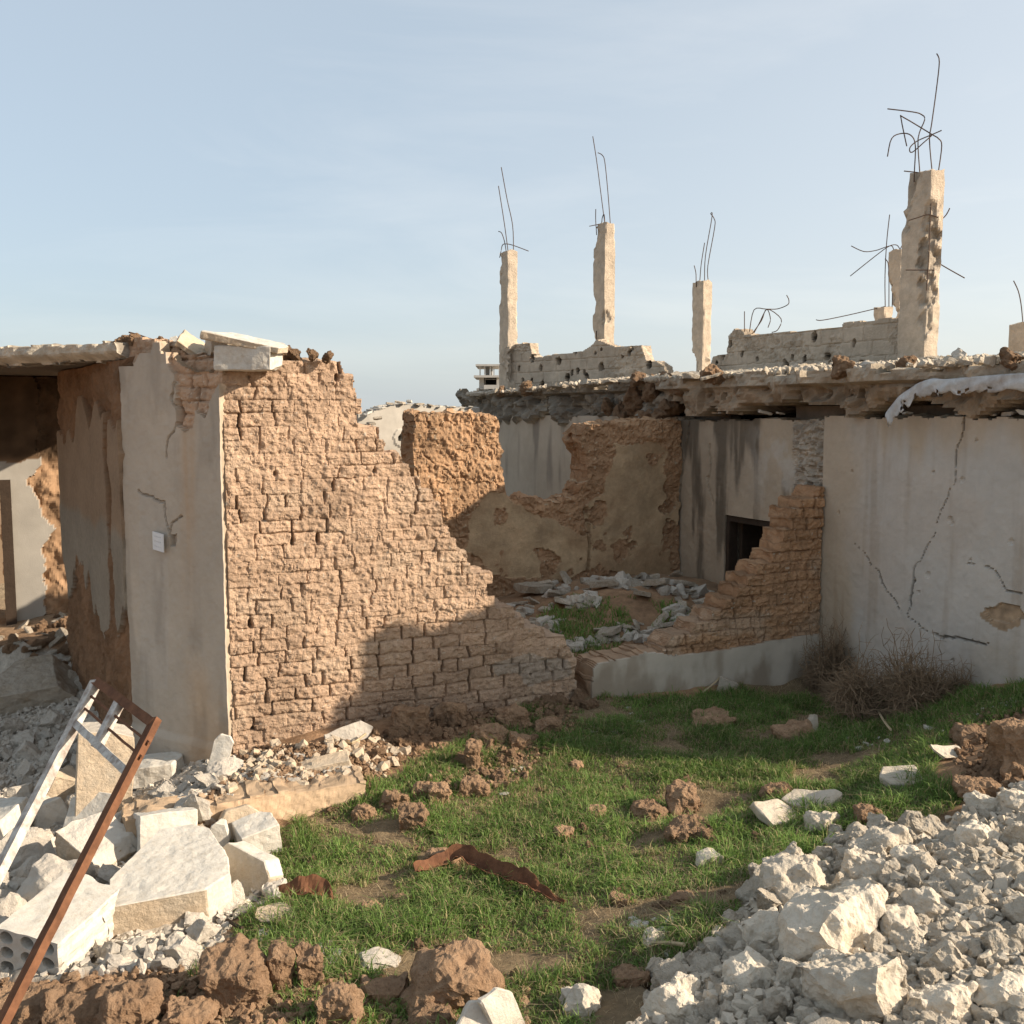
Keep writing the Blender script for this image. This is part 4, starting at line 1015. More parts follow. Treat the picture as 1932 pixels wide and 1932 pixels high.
# hollow block
def hollow():
    W, Hh, L = .37, .26, .54
    t = empty('hollow_block', og(62, 1800, .13), 'long white hollow block with nine round holes at the left edge', 'block')
    bm = bmesh.new()
    # end face with 3x3 holes made as tubes: outer shell + hole cylinders by boolean-free construction
    n = 12; rad = .034; xs = [-.125, 0, .125]; zs = [-.08, 0, .08]
    cx = [-.1875, -.0625, .0625, .1875]; cz = [-.13, -.042, .042, .13]
    cx[0], cx[3] = -W / 2, W / 2; cz[0], cz[3] = -Hh / 2, Hh / 2
    for i in range(3):
        for j in range(3):
            x0, x1, z0, z1_ = cx[i], cx[i + 1], cz[j], cz[j + 1]
            mx, mz = (x0 + x1) / 2, (z0 + z1_) / 2; r = min(x1 - x0, z1_ - z0) * .40
            sq = []; ci = []; ci2 = []
            for k in range(16):
                a = 2 * math.pi * k / 16; c, s = math.cos(a), math.sin(a); m = max(abs(c), abs(s))
                sq.append(bm.verts.new((mx + c / m * (x1 - x0) / 2, -L / 2, mz + s / m * (z1_ - z0) / 2)))
                ci.append(bm.verts.new((mx + c * r * 1.15, -L / 2, mz + s * r))); ci2.append(bm.verts.new((mx + c * r * 1.05, -L / 2 + .2, mz + s * r * .9)))
            for k in range(16):
                k2 = (k + 1) % 16
                bm.faces.new((sq[k], sq[k2], ci[k2], ci[k])); bm.faces.new((ci[k], ci[k2], ci2[k2], ci2[k]))
            bm.faces.new(ci2)
    # shell sides
    def grid(o, a, b, na, nb, rib=0):
        vs = [[bm.verts.new(o + a * (i / na) + b * (j / nb)) for j in range(nb + 1)] for i in range(na + 1)]
        for i in range(na):
            for j in range(nb): bm.faces.new((vs[i][j], vs[i + 1][j], vs[i + 1][j + 1], vs[i][j + 1]))
        return vs
    V = Vector
    grid(V((-W/2, -L/2, Hh/2)), V((W, 0, 0)), V((0, L, 0)), 22, 34)
    g = grid(V((W/2, -L/2, -Hh/2)), V((0, L, 0)), V((0, 0, Hh)), 34, 16)
    for i, row in enumerate(g):
        for j, v in enumerate(row):
            if 0 < j < 16: v.co.x += .012 * (1 if (j // 3) % 2 else -1) * (1 if 0 < i < 34 else 0) * (.6 + .4 * math.sin(i * .7 + (i // 13)))
    grid(V((W/2, L/2, -Hh/2)), V((-W, 0, 0)), V((0, 0, Hh)), 20, 12)
    grid(V((-W/2, L/2, -Hh/2)), V((0, -L, 0)), V((0, 0, Hh)), 20, 12)
    grid(V((-W/2, L/2, -Hh/2)), V((W, 0, 0)), V((0, -L, 0)), 6, 8)
    bmesh.ops.remove_doubles(bm, verts=bm.verts, dist=.0008)
    for v in bm.verts:
        p = v.co; nn = mnoise.noise_vector(p * 14) * .006; v.co = p + nn
        if p.y > .15: v.co.y += .06 * mnoise.noise(Vector((p.x * 6, 0, p.z * 9))) - .1 * max(0, p.x * 2)
    bmesh.ops.recalc_face_normals(bm, faces=bm.faces)
    me = to_mesh(bm, 'body'); o = link('body', me, BL); o.parent = t
    t.rotation_euler = (R(6), R(6), R(-14)); t.location = og(120, 1800, .15)
    return t
t_hb = hollow().location
block('broken_block', 486, 1604, (.26, .24, .22), (8, -10, 30), 'white rough cube of block where the plinth meets the grass', 'block', BL, 21, lift=.09, cuts=[((1, 1, .3), .16)], amp=.008)
block('broken_block', 470, 1668, (.42, .15, .24), (-18, 12, -28), 'wedge shaped grey sided block just right of the big slab', 'block', M['greystone'], 22, lift=.09, cuts=[((1, 0, 1), .18), ((-1, 0, .5), .2)], amp=.007, second=(BL, lambda n, c: n.z > .5))
block('broken_block', 412, 1606, (.14, .10, .26), (0, 18, 10), 'small upright white wedge behind the wedge shaped block', 'block', BL, 23, lift=.08, cuts=[((1, 0, .6), .08), ((-1, .3, .5), .09)], amp=.007)
block('broken_block', 455, 1578, (.26, .10, .24), (-15, -8, 25), 'tan triangular piece leaning against the plinth', 'block', SS, 24, lift=.08, cuts=[((1, 0, 1), .13), ((-1, 0, .8), .14)], amp=.008)
block('broken_block', 172, 1562, (.32, .10, .32), (-28, 5, -12), 'pale bluish slab piece propped on the left rubble behind the rusty stile', 'block', BL, 25, lift=.12, cuts=[((-1, 0, 1), .16)], amp=.006)
block('broken_block', 186, 1630, (.44, .34, .28), (14, 20, -30), 'tan sided block under the rusty stile on the left rubble', 'block', SS, 26, lift=.10, cuts=[((1, 0, 1), .2), ((-1, .5, 0), .18)], amp=.01, second=(M['limedust'], lambda n, c: n.z > .5))
block('slab_fragment', -15, 1580, (.80, .40, .2), (10, -12, -25), 'bright white slab cut off by the left picture edge', 'fragment', BL, 27, lift=.12, cuts=[((1, .4, 0), .28)], amp=.01)
block('slab_fragment', 58, 1318, (.95, .70, .28), (18, -8, 14), 'big grey slab lying on the rubble in front of the dark interior', 'fragment', M['greystone'], 28, lift=.14, cuts=[((1, .2, .8), .30), ((-1, .4, .6), .32)], amp=.014)
block('broken_block', 120, 1510, (.34, .3, .3), (10, 25, 40), 'shaded tan block in the rubble left of the upright plastered block', 'block', SS, 29, lift=.10, cuts=[((1, 0, 1), .14), ((-1, 1, 1), .16)], amp=.01)
block('broken_block', 100, 1560, (.34, .28, .26), (-10, -20, 10), 'shaded block half buried between the two window frame stiles', 'block', M['limedust'], 30, lift=.08, cuts=[((1, .5, .5), .12), ((-1, 0, .8), .13)], amp=.01)
block('broken_block', 105, 1690, (.38, .26, .28), (12, -14, 60), 'rough pale block between the hollow block and the left rubble', 'block', M['limedust'], 36, lift=.06, cuts=[((1, .5, .5), .15), ((-1, .2, .8), .14)], amp=.02, nsc=9)
# at the foot of the plastered front
block('hollow_fragment', 322, 1420, (.30, .16, .26), (-6, 3, 10), 'grey upright fragment of hollow block at the foot of the plastered front', 'block', M['greystone'], 31, lift=.11, cuts=[((1, 0, .6), .16)], amp=.02, nsc=7)
block('slab_fragment', 325, 1366, (.62, .35, .06), (4, -3, 10), 'flat grey slab lying over the hollow fragment against the plastered front', 'fragment', M['greystone'], 37, lift=.16, cuts=[((1, 1, 0), .3)], amp=.008)
block('slab_fragment', 384, 1400, (.24, .05, .18), (-35, 6, 12), 'white slab chip leaning at the foot of the plastered front', 'fragment', BL, 32, lift=.10, cuts=[((1, 0, -1), .12)], amp=.006)
block('slab_fragment', 418, 1450, (.16, .05, .30), (-14, 14, 0), 'bluish white shard leaning on the corner of the plastered front', 'fragment', BL, 33, lift=.12, cuts=[((1, 0, 1), .13), ((-1, 0, .7), .12)], amp=.006)
block('plaster_shard', 660, 1398, (.40, .05, .16), (-22, -14, 24), 'pale plaster shard leaning against the foot of the mud wall', 'fragment', M['limedust'], 34, lift=.05, cuts=[((1, 0, -1), .15), ((1, 0, 1), .14)], amp=.006)
block('plaster_shard', 590, 1452, (.55, .16, .05), (8, -8, 14), 'long flat plaster fragment on the plinth in front of the mud wall', 'fragment', SS, 35, lift=.03, cuts=[((1, 1, 0), .24)], amp=.008)
# slabs on the right
def gslab(px, py, dims, rot, label, seed, mt=M['greystone'], lift=.03, cuts=()):
    r_ = random.Random(seed); hc2 = []
    for k_ in range(6):
        a_ = 6.28 * (k_ + r_.random() * .8) / 6; sup = abs(math.cos(a_)) * dims[0] / 2 + abs(math.sin(a_)) * dims[1] / 2
        hc2.append(((math.cos(a_), math.sin(a_), r_.uniform(-.35, .35)), sup * r_.uniform(.58, .82)))
    if not cuts: dims = (dims[0] * 1.25, dims[1] * 1.25, dims[2] * .8)
    block('slab_fragment', px, py, dims, rot, label, 'fragment', mt, seed, lift=lift, cuts=cuts or hc2, amp=.008)
gslab(1706, 1478, (.30, .24, .06), (16, -4, -12), 'flat pale five sided slab tilted in the grass near the right edge', 51, M['limestone'], .04)
gslab(1785, 1430, (.22, .20, .05), (24, 6, 20), 'small pale slab above and right of the five sided slab', 52, M['limestone'], .04)
gslab(1462, 1548, (.32, .26, .06), (20, 8, 30), 'grey slab lying at the grass edge left of the striped slab', 53, lift=.05)
gslab(1530, 1525, (.38, .22, .07), (16, -6, -14), 'long grey striped slab at the grass edge above the limestone heap', 54, lift=.06)
gslab(1533, 1382, (.14, .05, .24), (-12, 12, 20), 'upright pointed grey slab beside a mud clod in the shaded grass', 55, lift=.06)
gslab(1372, 1300, (.26, .10, .2), (10, 20, 20), 'triangular grey stone at the foot of the low plastered stub', 56, lift=.02)
gslab(905, 1985, (.24, .05, .30), (-30, 8, 15), 'pale pointed plaster shard standing in front of the biggest clod', 57, M['limedust'], .06, cuts=[((1, 0, .9), .12), ((-1, 0, .6), .12)])
gslab(950, 1960, (.16, .035, .26), (-10, -20, 40), 'cream plaster face stuck to the right side of the biggest clod', 58, M['limedust'], .12, cuts=[((1, 0, .9), .1)])
place(RUB, og(720, 1815), .12, random.Random(3), 'slab_fragment', 'white grey flat stone in the grass above the big mud clods', 'fragment', flat=True, rot=(.1, .1, .3), sq=(1.1, .8, .5))
gslab(525, 1738, (.26, .16, .08), (12, 4, 5), 'flat tan stone right of the big slab among the grass', 60, M['slabside'], .02, cuts=rand_cuts(random.Random(60), 9, (.13, .08, .04), .5, .8))
gslab(1330, 1630, (.18, .14, .12), (6, 4, 8), 'lone white stone in the grass right of the centre', 61, M['limestone'], .03, cuts=rand_cuts(random.Random(61), 12, (.09, .07, .06), .45, .75))
gslab(1300, 1512 - 20, (.05, .05, .04), (6, 4, 8), 'tiny pebble in the sunlit grass centre right', 62, M['limestone'], .0)
# ------------------------------------------------------------------ clods
def clod(px, py, sz, label, seed, sq=(1, .9, .8), mt=None, cuts=26, lift=.25, cell=.022, rot=(0, 0, 0), group=None):
    p = og(px, py); s = sz / pscale(p) / 2; h = (s * sq[0], s * sq[1], s * sq[2]); r2 = random.Random(seed)
    me = to_mesh(solid(h, rand_cuts(r2, cuts, h, .6, .88), seed, max(.011, s * .075), s * .15, 3.4 / s), 'mud_clod'); me.materials.append(mt or M['clod'])
    o = bpy.data.objects.new('mud_clod', me); COL.objects.link(o); o.location = p + Vector((0, 0, s * sq[2] * lift)); o.rotation_euler = tuple(R(a) for a in rot)
    tag(o, label, 'clod', group or 'mud clods in the yard'); return o
clod(440, 1885, 130, 'large broad mud clod in the foreground left of the upright pair', 601, (1, .8, .8), lift=.7)
clod(532, 1870, 62, 'tall narrow mud clod, left one of the upright pair', 602, (.8, .7, 1.5), lift=.9, rot=(0, -6, 0))
clod(585, 1868, 66, 'tall narrow leaning mud clod, right one of the upright pair', 603, (.75, .7, 1.5), lift=.9, rot=(0, -14, 20))
clod(640, 1935, 90, 'rounded mud clod at the bottom edge right of the upright pair', 604, (1, .8, 1), lift=.6)
clod(240, 1925, 110, 'rounded mud clod at the bottom edge left of the large broad clod', 605, (1, .8, .8), lift=.6)
clod(150, 1925, 130, 'broad low mud mound at the bottom left beside the rusty stile', 606, (1.3, .9, .55), lift=.4)
clod(65, 1915, 110, 'low mud mound in the bottom left corner', 607, (1.3, .9, .5), lift=.3)
clod(350, 1935, 90, 'small mud lump at the bottom edge below the large broad clod', 608, (1.2, .9, .6), lift=.3)
clod(855, 1890, 180, 'biggest mud clod at bottom centre, flat topped and studded with grit', 609, (1, .7, .62), lift=.6)
clod(820, 1935, 80, 'crumbly mud lump at the bottom edge in front of the biggest clod', 610, (1, .9, .8), lift=.4)
clod(725, 1880, 85, 'half buried mud clod left of the biggest clod', 611, (1.2, .9, .55), lift=.3)
clod(545, 1790, 60, 'small flat clod with grit above the upright pair', 612, (1.4, .9, .3), lift=.3)
clod(775, 1560, 58, 'upright clod with a pinkish face in the sunlit grass, largest of the near group', 613, (1, .8, 1.05))
clod(830, 1505, 44, 'round clod at the right of the near group in the sunlit grass', 614, (1, .9, 1.1))
clod(795, 1502, 34, 'narrow clod between two others in the near group', 615, (1, .9, 1.2))
clod(745, 1515, 48, 'low clod at the left of the near group', 616, (1.3, .9, .7))
clod(688, 1540, 40, 'lone clod close to the end of the plinth', 617)
clod(838, 1625, 52, 'dried mud tuft just behind the rusty strip', 618, (1.2, .9, .7))
clod(893, 1455, 40, 'pillar shaped clod standing above its rubble in the yard', 619, (.7, .7, 1.9), lift=.8)
clod(890, 1495, 60, 'crumbled clod below the pillar shaped clod', 620, (1, .9, .7))
clod(1036, 1385, 48, 'single round clod at the right end of the heap by the mud wall', 621, (1, .9, .95))
clod(925, 1398, 60, 'shaded clod slab in the heap beneath the mud wall', 622, (1, .8, .7))
clod(968, 1372, 66, 'tall shaded clod in the heap beneath the mud wall', 623, (.9, .8, 1.1))
clod(850, 1360, 60, 'pointed shaded clod against the mud wall foot', 624, (1, .8, 1))
clod(778, 1375, 66, 'wide shaded clod beside the leaning plaster shard', 625, (1.2, .8, 1))
clod(1088, 1450, 26, 'small sunny clod in the centre of the grass', 626)
clod(1225, 1545, 60, 'reddish clod left of the tall grassy mound', 627, (1, .9, .9))
clod(1285, 1530, 66, 'tall reddish clod on the grassy mound right of centre', 628, (.9, .9, 1.2))
clod(1300, 1580, 80, 'low reddish clod at the foot of the grassy mound', 629, (1.1, .9, .6))
clod(1122, 1536, 36, 'small reddish clod left of the grassy mound', 630, (1.1, .9, .6))
clod(1062, 1580, 36, 'small pointed clod below the centre of the grass', 631)
clod(1495, 1392, 60, 'reddish clod beside the upright pointed slab', 632, (1.1, .9, .8))
clod(1345, 1365, 70, 'low dark clod ridge in the shaded grass', 633, (1.5, .9, .4))
clod(1925, 1450, 110, 'big cracked orange mud block cut off by the right picture edge', 634, (.9, .8, 1.1), lift=.6, cuts=6)
clod(1840, 1395, 80, 'crumbly red earth on the slope under the right wall', 635, (1.3, .9, .4))
clod(1850, 1500, 80, 'reddish earth lump above the limestone heap', 636, (1.3, .9, .5))
clod(1470, 1500, 60, 'dark red earth lump above the grey slabs', 637, (1.3, .9, .5))
clod(1635, 1545, 50, 'round brown stone right of the striped slab', 638)
clod(1720, 1330, 30, 'round clod right of the dry bushes', 639)
clod(985, 1405, 40, 'small clod in front of the tall shaded one', 640)
clod(1180, 1700, 50, 'flat clod in the grass below the rusty strip', 641, (1.2, .9, .4), lift=.1)
clod(1290, 1700, 46, 'dark clod in the dry grass left of the limestone heap', 642, (1.2, .9, .5), lift=.2)
clod(1190, 1850, 60, 'brown clod in the dry grass beside the limestone heap', 643, (1.2, .9, .7), lift=.2)
clod(700, 1720, 36, 'small clod in dry grass right of the flat tan stone', 644, (1.2, .9, .6), lift=.2)
clod(760, 1700, 30, 'tiny half sunk clod left below the rusty strip', 645, (1.2, .9, .6), lift=.2)
rr = random.Random(71)
# crumble heap along the foot of the mud wall and on the yard
heap = [(700,1410),(760,1400),(820,1370),(880,1350),(940,1330),(1000,1315),(1060,1312),(1090,1320),(1000,1350),(960,1380),(920,1420),(860,1430),(960,1450),(900,1470),(1010,1400),(740,1390),(1040,1330)]
for i in range(130):
    x, y = rr.choice(heap); x += rr.gauss(0, 22); y += rr.gauss(0, 12)
    p = og(x, y); pu = (Vector((p.x, p.y, 0)) - PF.p0).dot(PF.n)
    if pu < .03: continue
    place(CLOD, p, rr.choice((.025, .03, .04, .05, .06, .08, .10)), rr, 'mud_clod', 'mud lump in the crumbled heap along the foot of the tall mud wall', 'clod', 'lumps in the heap under the mud wall')
for i in range(120):
    x, y = rr.uniform(560, 1500), rr.uniform(1440, 1860)
    if not inpoly(np.array([x]), np.array([y]), POLY_G)[0]: continue
    place(CLOD, og(x, y), rr.choice((.025, .03, .04, .05, .06)), rr, 'mud_clod', 'small half sunk mud clod scattered in the yard grass', 'clod', 'small clods scattered in the grass', sink=.6)
# ------------------------------------------------------------------ stone heaps
def inn(poly, x, y): return bool(inpoly(np.array([x]), np.array([y]), poly)[0])
def heap_fill(poly, bounds, sizes, protos, name, label, cat, group, seed, spacing=.8, sink=.28, extra_ok=None, tries=9000):
    r2 = random.Random(seed); placed = []
    for s, cnt in sizes:
        n = 0; t = 0
        xs = np.array([r2.uniform(bounds[0], bounds[1]) for _ in range(tries)]); ys = np.array([r2.uniform(bounds[2], bounds[3]) for _ in range(tries)])
        zs = H(xs, ys); qx, qy = topx(xs, ys, zs); ok = inpoly(qx, qy, poly) & (qx > -60) & (qx < 1990) & (qy < 2020)
        for x, y, z in zip(xs[ok], ys[ok], zs[ok]):
            if n >= cnt: break
            ss = s * r2.uniform(.8, 1.25)
            if extra_ok and not extra_ok(x, y): continue
            if any((x - a) ** 2 + (y - b) ** 2 < (spacing * (ss + c)) ** 2 for a, b, c in placed): continue
            placed.append((x, y, ss)); n += 1
            place(protos, (x, y, z + .01), ss, r2, name, label, cat, group, sink=sink)
    return placed
# right heap: named big ones
big = [(1560,1790,200,'largest boulder like limestone chunk in the heap'),(1500,1700,150,'long rough limestone chunk at the upper left of the heap'),(1630,1660,110,'pointed limestone chunk leaning in the upper part of the heap'),
 (1660,1620,110,'angular limestone chunk at the top middle of the heap'),(1410,1850,110,'brown stained limestone chunk left of the heap centre'),(1690,1770,110,'squared limestone chunk right of the largest one'),
 (1300,1890,90,'rounded limestone chunk at the lower left end of the heap'),(1620,1905,170,'wide limestone chunk with sandy face at the bottom edge'),(1560,1865,100,'limestone chunk directly below the largest one'),
 (1270,1920,110,'limestone chunk in the lower left corner of the heap'),(1450,1780,100,'flat limestone chunk left of the largest one'),(1860,1530,66,'separate tan limestone chunk at the top of the heap'),
 (1920,1535,70,'pale limestone chunk at the right edge above the heap'),(1548,1560,60,'upright white chunk beside the grey slabs'),(1755,1730,90,'limestone chunk right of the squared one'),
 (1900,1900,110,'limestone chunk in the bottom right corner'),(1780,1910,120,'low limestone chunk at the bottom edge right of the wide one'),(1840,1600,90,'ridged limestone chunk near the top right of the heap'),
 (1100,1905,80,'white chunk standing in grass left of the heap'),(1075,1890,50,'thin white shard behind the white chunk in the grass'),(1720,1640,70,'limestone chunk in the upper right half of the heap'),
 (1240,1780,50,'brown stone at the left tip of the heap')]
rr = random.Random(81); bigp = []
for x, y, s, lab in big:
    p = og(x, y); sz = s / pscale(p) / 2 * 1.02; bigp.append((p.x, p.y, sz))
    h = (sz * rr.uniform(.95, 1.1), sz * rr.uniform(.75, 1.), sz * rr.uniform(.65, .85)); sd = rr.randrange(9999)
    me = to_mesh(solid(h, rand_cuts(random.Random(sd), 18, h, .45, .76), sd, max(.012, sz * .075), sz * .10, 4.2 / sz), 'limestone_chunk'); me.materials.append(M['limestone'])
    o = bpy.data.objects.new('limestone_chunk', me); COL.objects.link(o); o.location = p + Vector((0, 0, sz * .22)); o.rotation_euler = (rr.uniform(-.4, .4), rr.uniform(-.4, .4), rr.uniform(-.8, .8))
    tag(o, lab, 'stone', 'limestone chunks of the right heap')
okb = lambda x, y: not any((x - a) ** 2 + (y - b) ** 2 < (c * .75) ** 2 for a, b, c in bigp)
heap_fill(POLY_R, (.3, 4.2, 3.4, 8.3), [(.11, 8), (.085, 40), (.062, 110), (.045, 130)], ROCK, 'limestone_chunk',
          'pale jagged limestone chunk in the heap at the right foreground', 'stone', 'limestone chunks of the right heap', 91, spacing=.74, extra_ok=okb)
def gravel(poly, bounds, n, smin, smax, mt, label, seed, name='gravel', dz=0., extra_ok=None):
    r2 = np.random.default_rng(seed)
    xs = r2.uniform(bounds[0], bounds[1], n); ys = r2.uniform(bounds[2], bounds[3], n); zs = H(xs, ys)
    qx, qy = topx(xs, ys, zs); ok = inpoly(qx + 12 * fbm(xs * 3, ys * 3, 0, 6, 2), qy, poly) & (qx > -60) & (qx < 1990) & (qy < 2030)
    if extra_ok is not None: ok &= extra_ok(xs, ys)
    xs, ys, zs = xs[ok], ys[ok], zs[ok]
    s = smin + (smax - smin) * r2.random(len(xs)) ** 2.5
    scatter_mesh(name, PEB, list(zip(xs, ys, zs + s * .3 + dz)), s, mt, label, seed=seed)
gravel(POLY_R, (.3, 4.4, 3.2, 8.4), 22000, .008, .045, M['limestone'], 'small limestone gravel filling the right heap', 92, dz=.015)
# left rubble
LB = (-6.2, -.4, 3.6, 10.5)
frontok = lambda x, y: (x - A[0]) * PF.n.x + (y - A[1]) * PF.n.y > .05 and (x - B[0]) * PP.n.x + (y - B[1]) * PP.n.y > .05 or x < -3.4
NAMED.append((t_hb.x, t_hb.y, .3))
okn = lambda x, y: not any((x - a) ** 2 + (y - b) ** 2 < (c * .95) ** 2 or (abs(x - a) < c * .6 and -c * 1.5 < y - b < 0) for a, b, c in NAMED)
heap_fill(POLY_L, LB, [(.17, 10), (.12, 40), (.08, 105), (.05, 140)], RUB, 'rubble_chunk',
          'dusty pale chunk of masonry in the rubble spread at the left', 'stone', 'chunks of the left rubble', 93, spacing=.8, sink=.25, extra_ok=lambda x, y: frontok(x, y) and okn(x, y) and not (x > -2.1 and y > 6.45))
gravel(POLY_L, LB, 42000, .007, .04, M['limedust'], 'fine dusty rubble between the chunks at the left', 94, dz=.012, extra_ok=lambda x, y: ~((x > -2.15) & (y > 6.35)))
gravel([(430,1420),(700,1392),(770,1415),(700,1484),(400,1566),(250,1560),(250,1440)], (-2.2, -.2, 6.3, 8.6), 16000, .004, .026, M['clod'], 'brown crumbs on the plinth below the tall mud wall', 95, dz=.008, extra_ok=lambda x, y: (x > -2.15) & (y > 6.35) & ((x - A[0]) * PF.n.x + (y - A[1]) * PF.n.y > .05))
gravel([(430,1420),(700,1392),(770,1415),(700,1484),(400,1566),(250,1560),(250,1440)], (-2.2, -.2, 6.3, 8.6), 1500, .01, .055, M['slabside'], 'tan crumbs and plaster bits on the plinth below the tall mud wall', 195, dz=.008, extra_ok=lambda x, y: (x > -2.15) & (y > 6.35) & ((x - A[0]) * PF.n.x + (y - A[1]) * PF.n.y > .05))
for _nm, _poly, _bd, _cnt, _sd, _lb in (('soil_crumbs', [(-60,1850),(340,1835),(700,1850),(1000,1870),(1010,2030),(-60,2030)], (-3.2, 1.2, 3.4, 5.6), 16000, 96, 'brown soil crumbs around the big mud clods in the foreground'),
        ('soil_crumbs', [(640,1420),(760,1370),(900,1320),(1095,1310),(1100,1350),(1040,1420),(980,1480),(860,1500),(760,1440)], (-2, 1.2, 7, 9.8), 9000, 98, 'brown soil crumbs of the heap along the foot of the tall mud wall'),
        ('soil_crumbs', [(1780,1350),(1990,1330),(1990,1520),(1860,1500),(1800,1440)], (2.2, 5, 5.5, 9.2), 7000, 99, 'reddish soil crumbs on the slope at the right edge')):
    gravel(_poly, _bd, _cnt, .004, .032, M['clod'], _lb, _sd, name=_nm, dz=.006, extra_ok=lambda x, y: (x - A[0]) * PF.n.x + (y - A[1]) * PF.n.y > .04)
# chips between the left foreground and the grass
rr = random.Random(97)
for i in range(90):
    x, y = rr.choice([(470,1780),(560,1800),(380,1800),(520,1830),(330,1830),(300,1800),(450,1760),(620,1790),(600,1460),(500,1450),(540,1480),(480,1500),(640,1440),(420,1520)])
    p = og(x + rr.gauss(0, 40), y + rr.gauss(0, 14)); pu = (Vector((p.x, p.y, 0)) - PF.p0).dot(PF.n)
    if pu < .05: continue
    place(FLATW if rr.random() < .6 else RUB, p, rr.choice((.02, .03, .035, .05, .06)), rr, 'stone_chip', 'small pale chip scattered between the left rubble and the grass', 'stone', 'chips around the left rubble', flat=True)
for i in range(64):     # chips in the yard and on the slope
    x, y = rr.choice([(1160,1370),(1200,1350),(1450,1320),(1700,1390),(1840,1370),(1900,1320),(1760,1380),(950,1460),(940,1480),(1230,1740),(1260,1790),(1640,1400),(1880,1340)])
    p = og(x + rr.gauss(0, 26), y + rr.gauss(0, 9))
    if (Vector((p.x, p.y, 0)) - PF.p0).dot(PF.n) < .05: continue
    place(FLATW, p, rr.choice((.02, .03, .04, .05)), rr, 'stone_chip', 'small pale chip lying in the grass of the yard', 'stone', 'chips in the yard grass', flat=True)
# inside the roofless room
rr = random.Random(99)
for x, y, s, lab in [(1062,1145,.16,'broad grey slab in the middle of the rubble inside the roofless room'),(1010,1120,.22,'long thin slab leaning at the back left of the room'),(1210,1130,.13,'rounded grey stone in the rubble in the room'),(1140,1110,.14,'tilted slab at the back of the room'),(1290,1110,.14,'grey stone beside the door wall in the room'),(1240,1108,.15,'long slab pointing at the doorway in the room'),(1155,1200,.12,'flat stone in the front grass of the room')]:
    place(FLAT, og(x, y, .05), s, rr, 'slab_fragment', lab, 'fragment', 'slabs in the roofless room', flat=True)
n = 0
for i in range(700):
    x, y = rr.choice([(1000,1150),(1060,1110),(1140,1100),(1200,1105),(1280,1110),(1310,1120),(1330,1145),(1160,1195),(1200,1200),(1020,1180),(1110,1215),(1260,1180),(1290,1160),(1090,1135)])
    p = og(x + rr.gauss(0, 24), y + rr.gauss(0, 9))
    qn = (Vector((p.x, p.y, 0)) - PF.p0).dot(PF.n)
    if qn > -.5 or (Vector((p.x, p.y, 0)) - PB.p0).dot(PB.n) < .1 or n > 225: continue
    n += 1
    place(FLAT if rr.random() < .65 else RUB, p, rr.choice((.05, .06, .08, .10, .13)), rr, 'rubble_stone', 'grey broken stone in the rubble on the floor of the roofless room', 'stone', 'rubble in the roofless room', flat=rr.random() < .7)
# stones and lumps on the collapsed corner of the roof and in the gap under the slab
for i, (x, y, s, dY) in enumerate([(1215,765,.22,-.1),(1245,745,.2,-.1),(1280,770,.2,0),(1300,740,.16,-.1),(1190,780,.2,0),(1260,790,.2,0),(1160,770,.16,0),(1230,790,.18,0),(1325,775,.1,0)]):
    u, z = PN.uz(x, y); place(CLOD, PN.pt(u, z, .12), s, rr, 'mud_lump', 'brown lump of the collapsed roof corner above the room', 'clod', 'lumps of the collapsed roof corner')
for x, y, s in [(1340,785,.05),(1375,788,.07),(1385,783,.05),(1460,786,.05),(1435,786,.09),(1700,783,.05),(1800,775,.05),(1890,778,.07),(1860,780,.04),(1925,770,.1),(1350,790,.04)]:
    u, z = PNw.uz(x, y); place(FLATW, PNw.pt(u, 2.67, -.08), s, rr, 'rubble_stone', 'small pale stone lying on the wall top in the dark gap under the roof slab', 'stone', 'stones in the gap under the roof', flat=True)
# debris inside the left house
for i in range(70):
    x, y = rr.choice([(60,1200),(110,1180),(40,1225),(120,1220),(180,1240),(20,1210),(150,1270)])
    p = og(x + rr.gauss(0, 26), y + rr.gauss(0, 14))
    place(CLOD if rr.random() < .6 else FLAT, p, rr.choice((.05, .06, .08, .11)), rr, 'rubble_lump', 'brown lump in the debris slope inside the dark left house', 'clod', 'debris in the left house')

# ------------------------------------------------------------------ window frame
def bar(name, a, b, w, d, mt, parent, upv):
    a, b = Vector(a), Vector(b); t = (b - a).normalized(); s = t.cross(upv).normalized(); n = s.cross(t)
    n_ = max(2, int((b - a).length / .04)); V = []; Fq = []
    for i in range(n_ + 1):
        p = a + (b - a) * (i / n_); j = mnoise.noise(p * 9) * .003
        for x, y in ((-1, -1), (1, -1), (1, 1), (-1, 1)): V.append(tuple(p + s * (w / 2 * x + j) + n * (d / 2 * y)))
    for i in range(n_):
        for k in range(4): Fq.append((i * 4 + k, i * 4 + (k + 1) % 4, (i + 1) * 4 + (k + 1) % 4, (i + 1) * 4 + k))
    Fq += [(3, 2, 1, 0), tuple(n_ * 4 + k for k in range(4))]
    me = bpy.data.meshes.new(name); me.from_pydata(V, [], Fq); me.polygons.foreach_set('use_smooth', [False] * len(Fq)); me.update()
    return link(name, me, mt, parent)
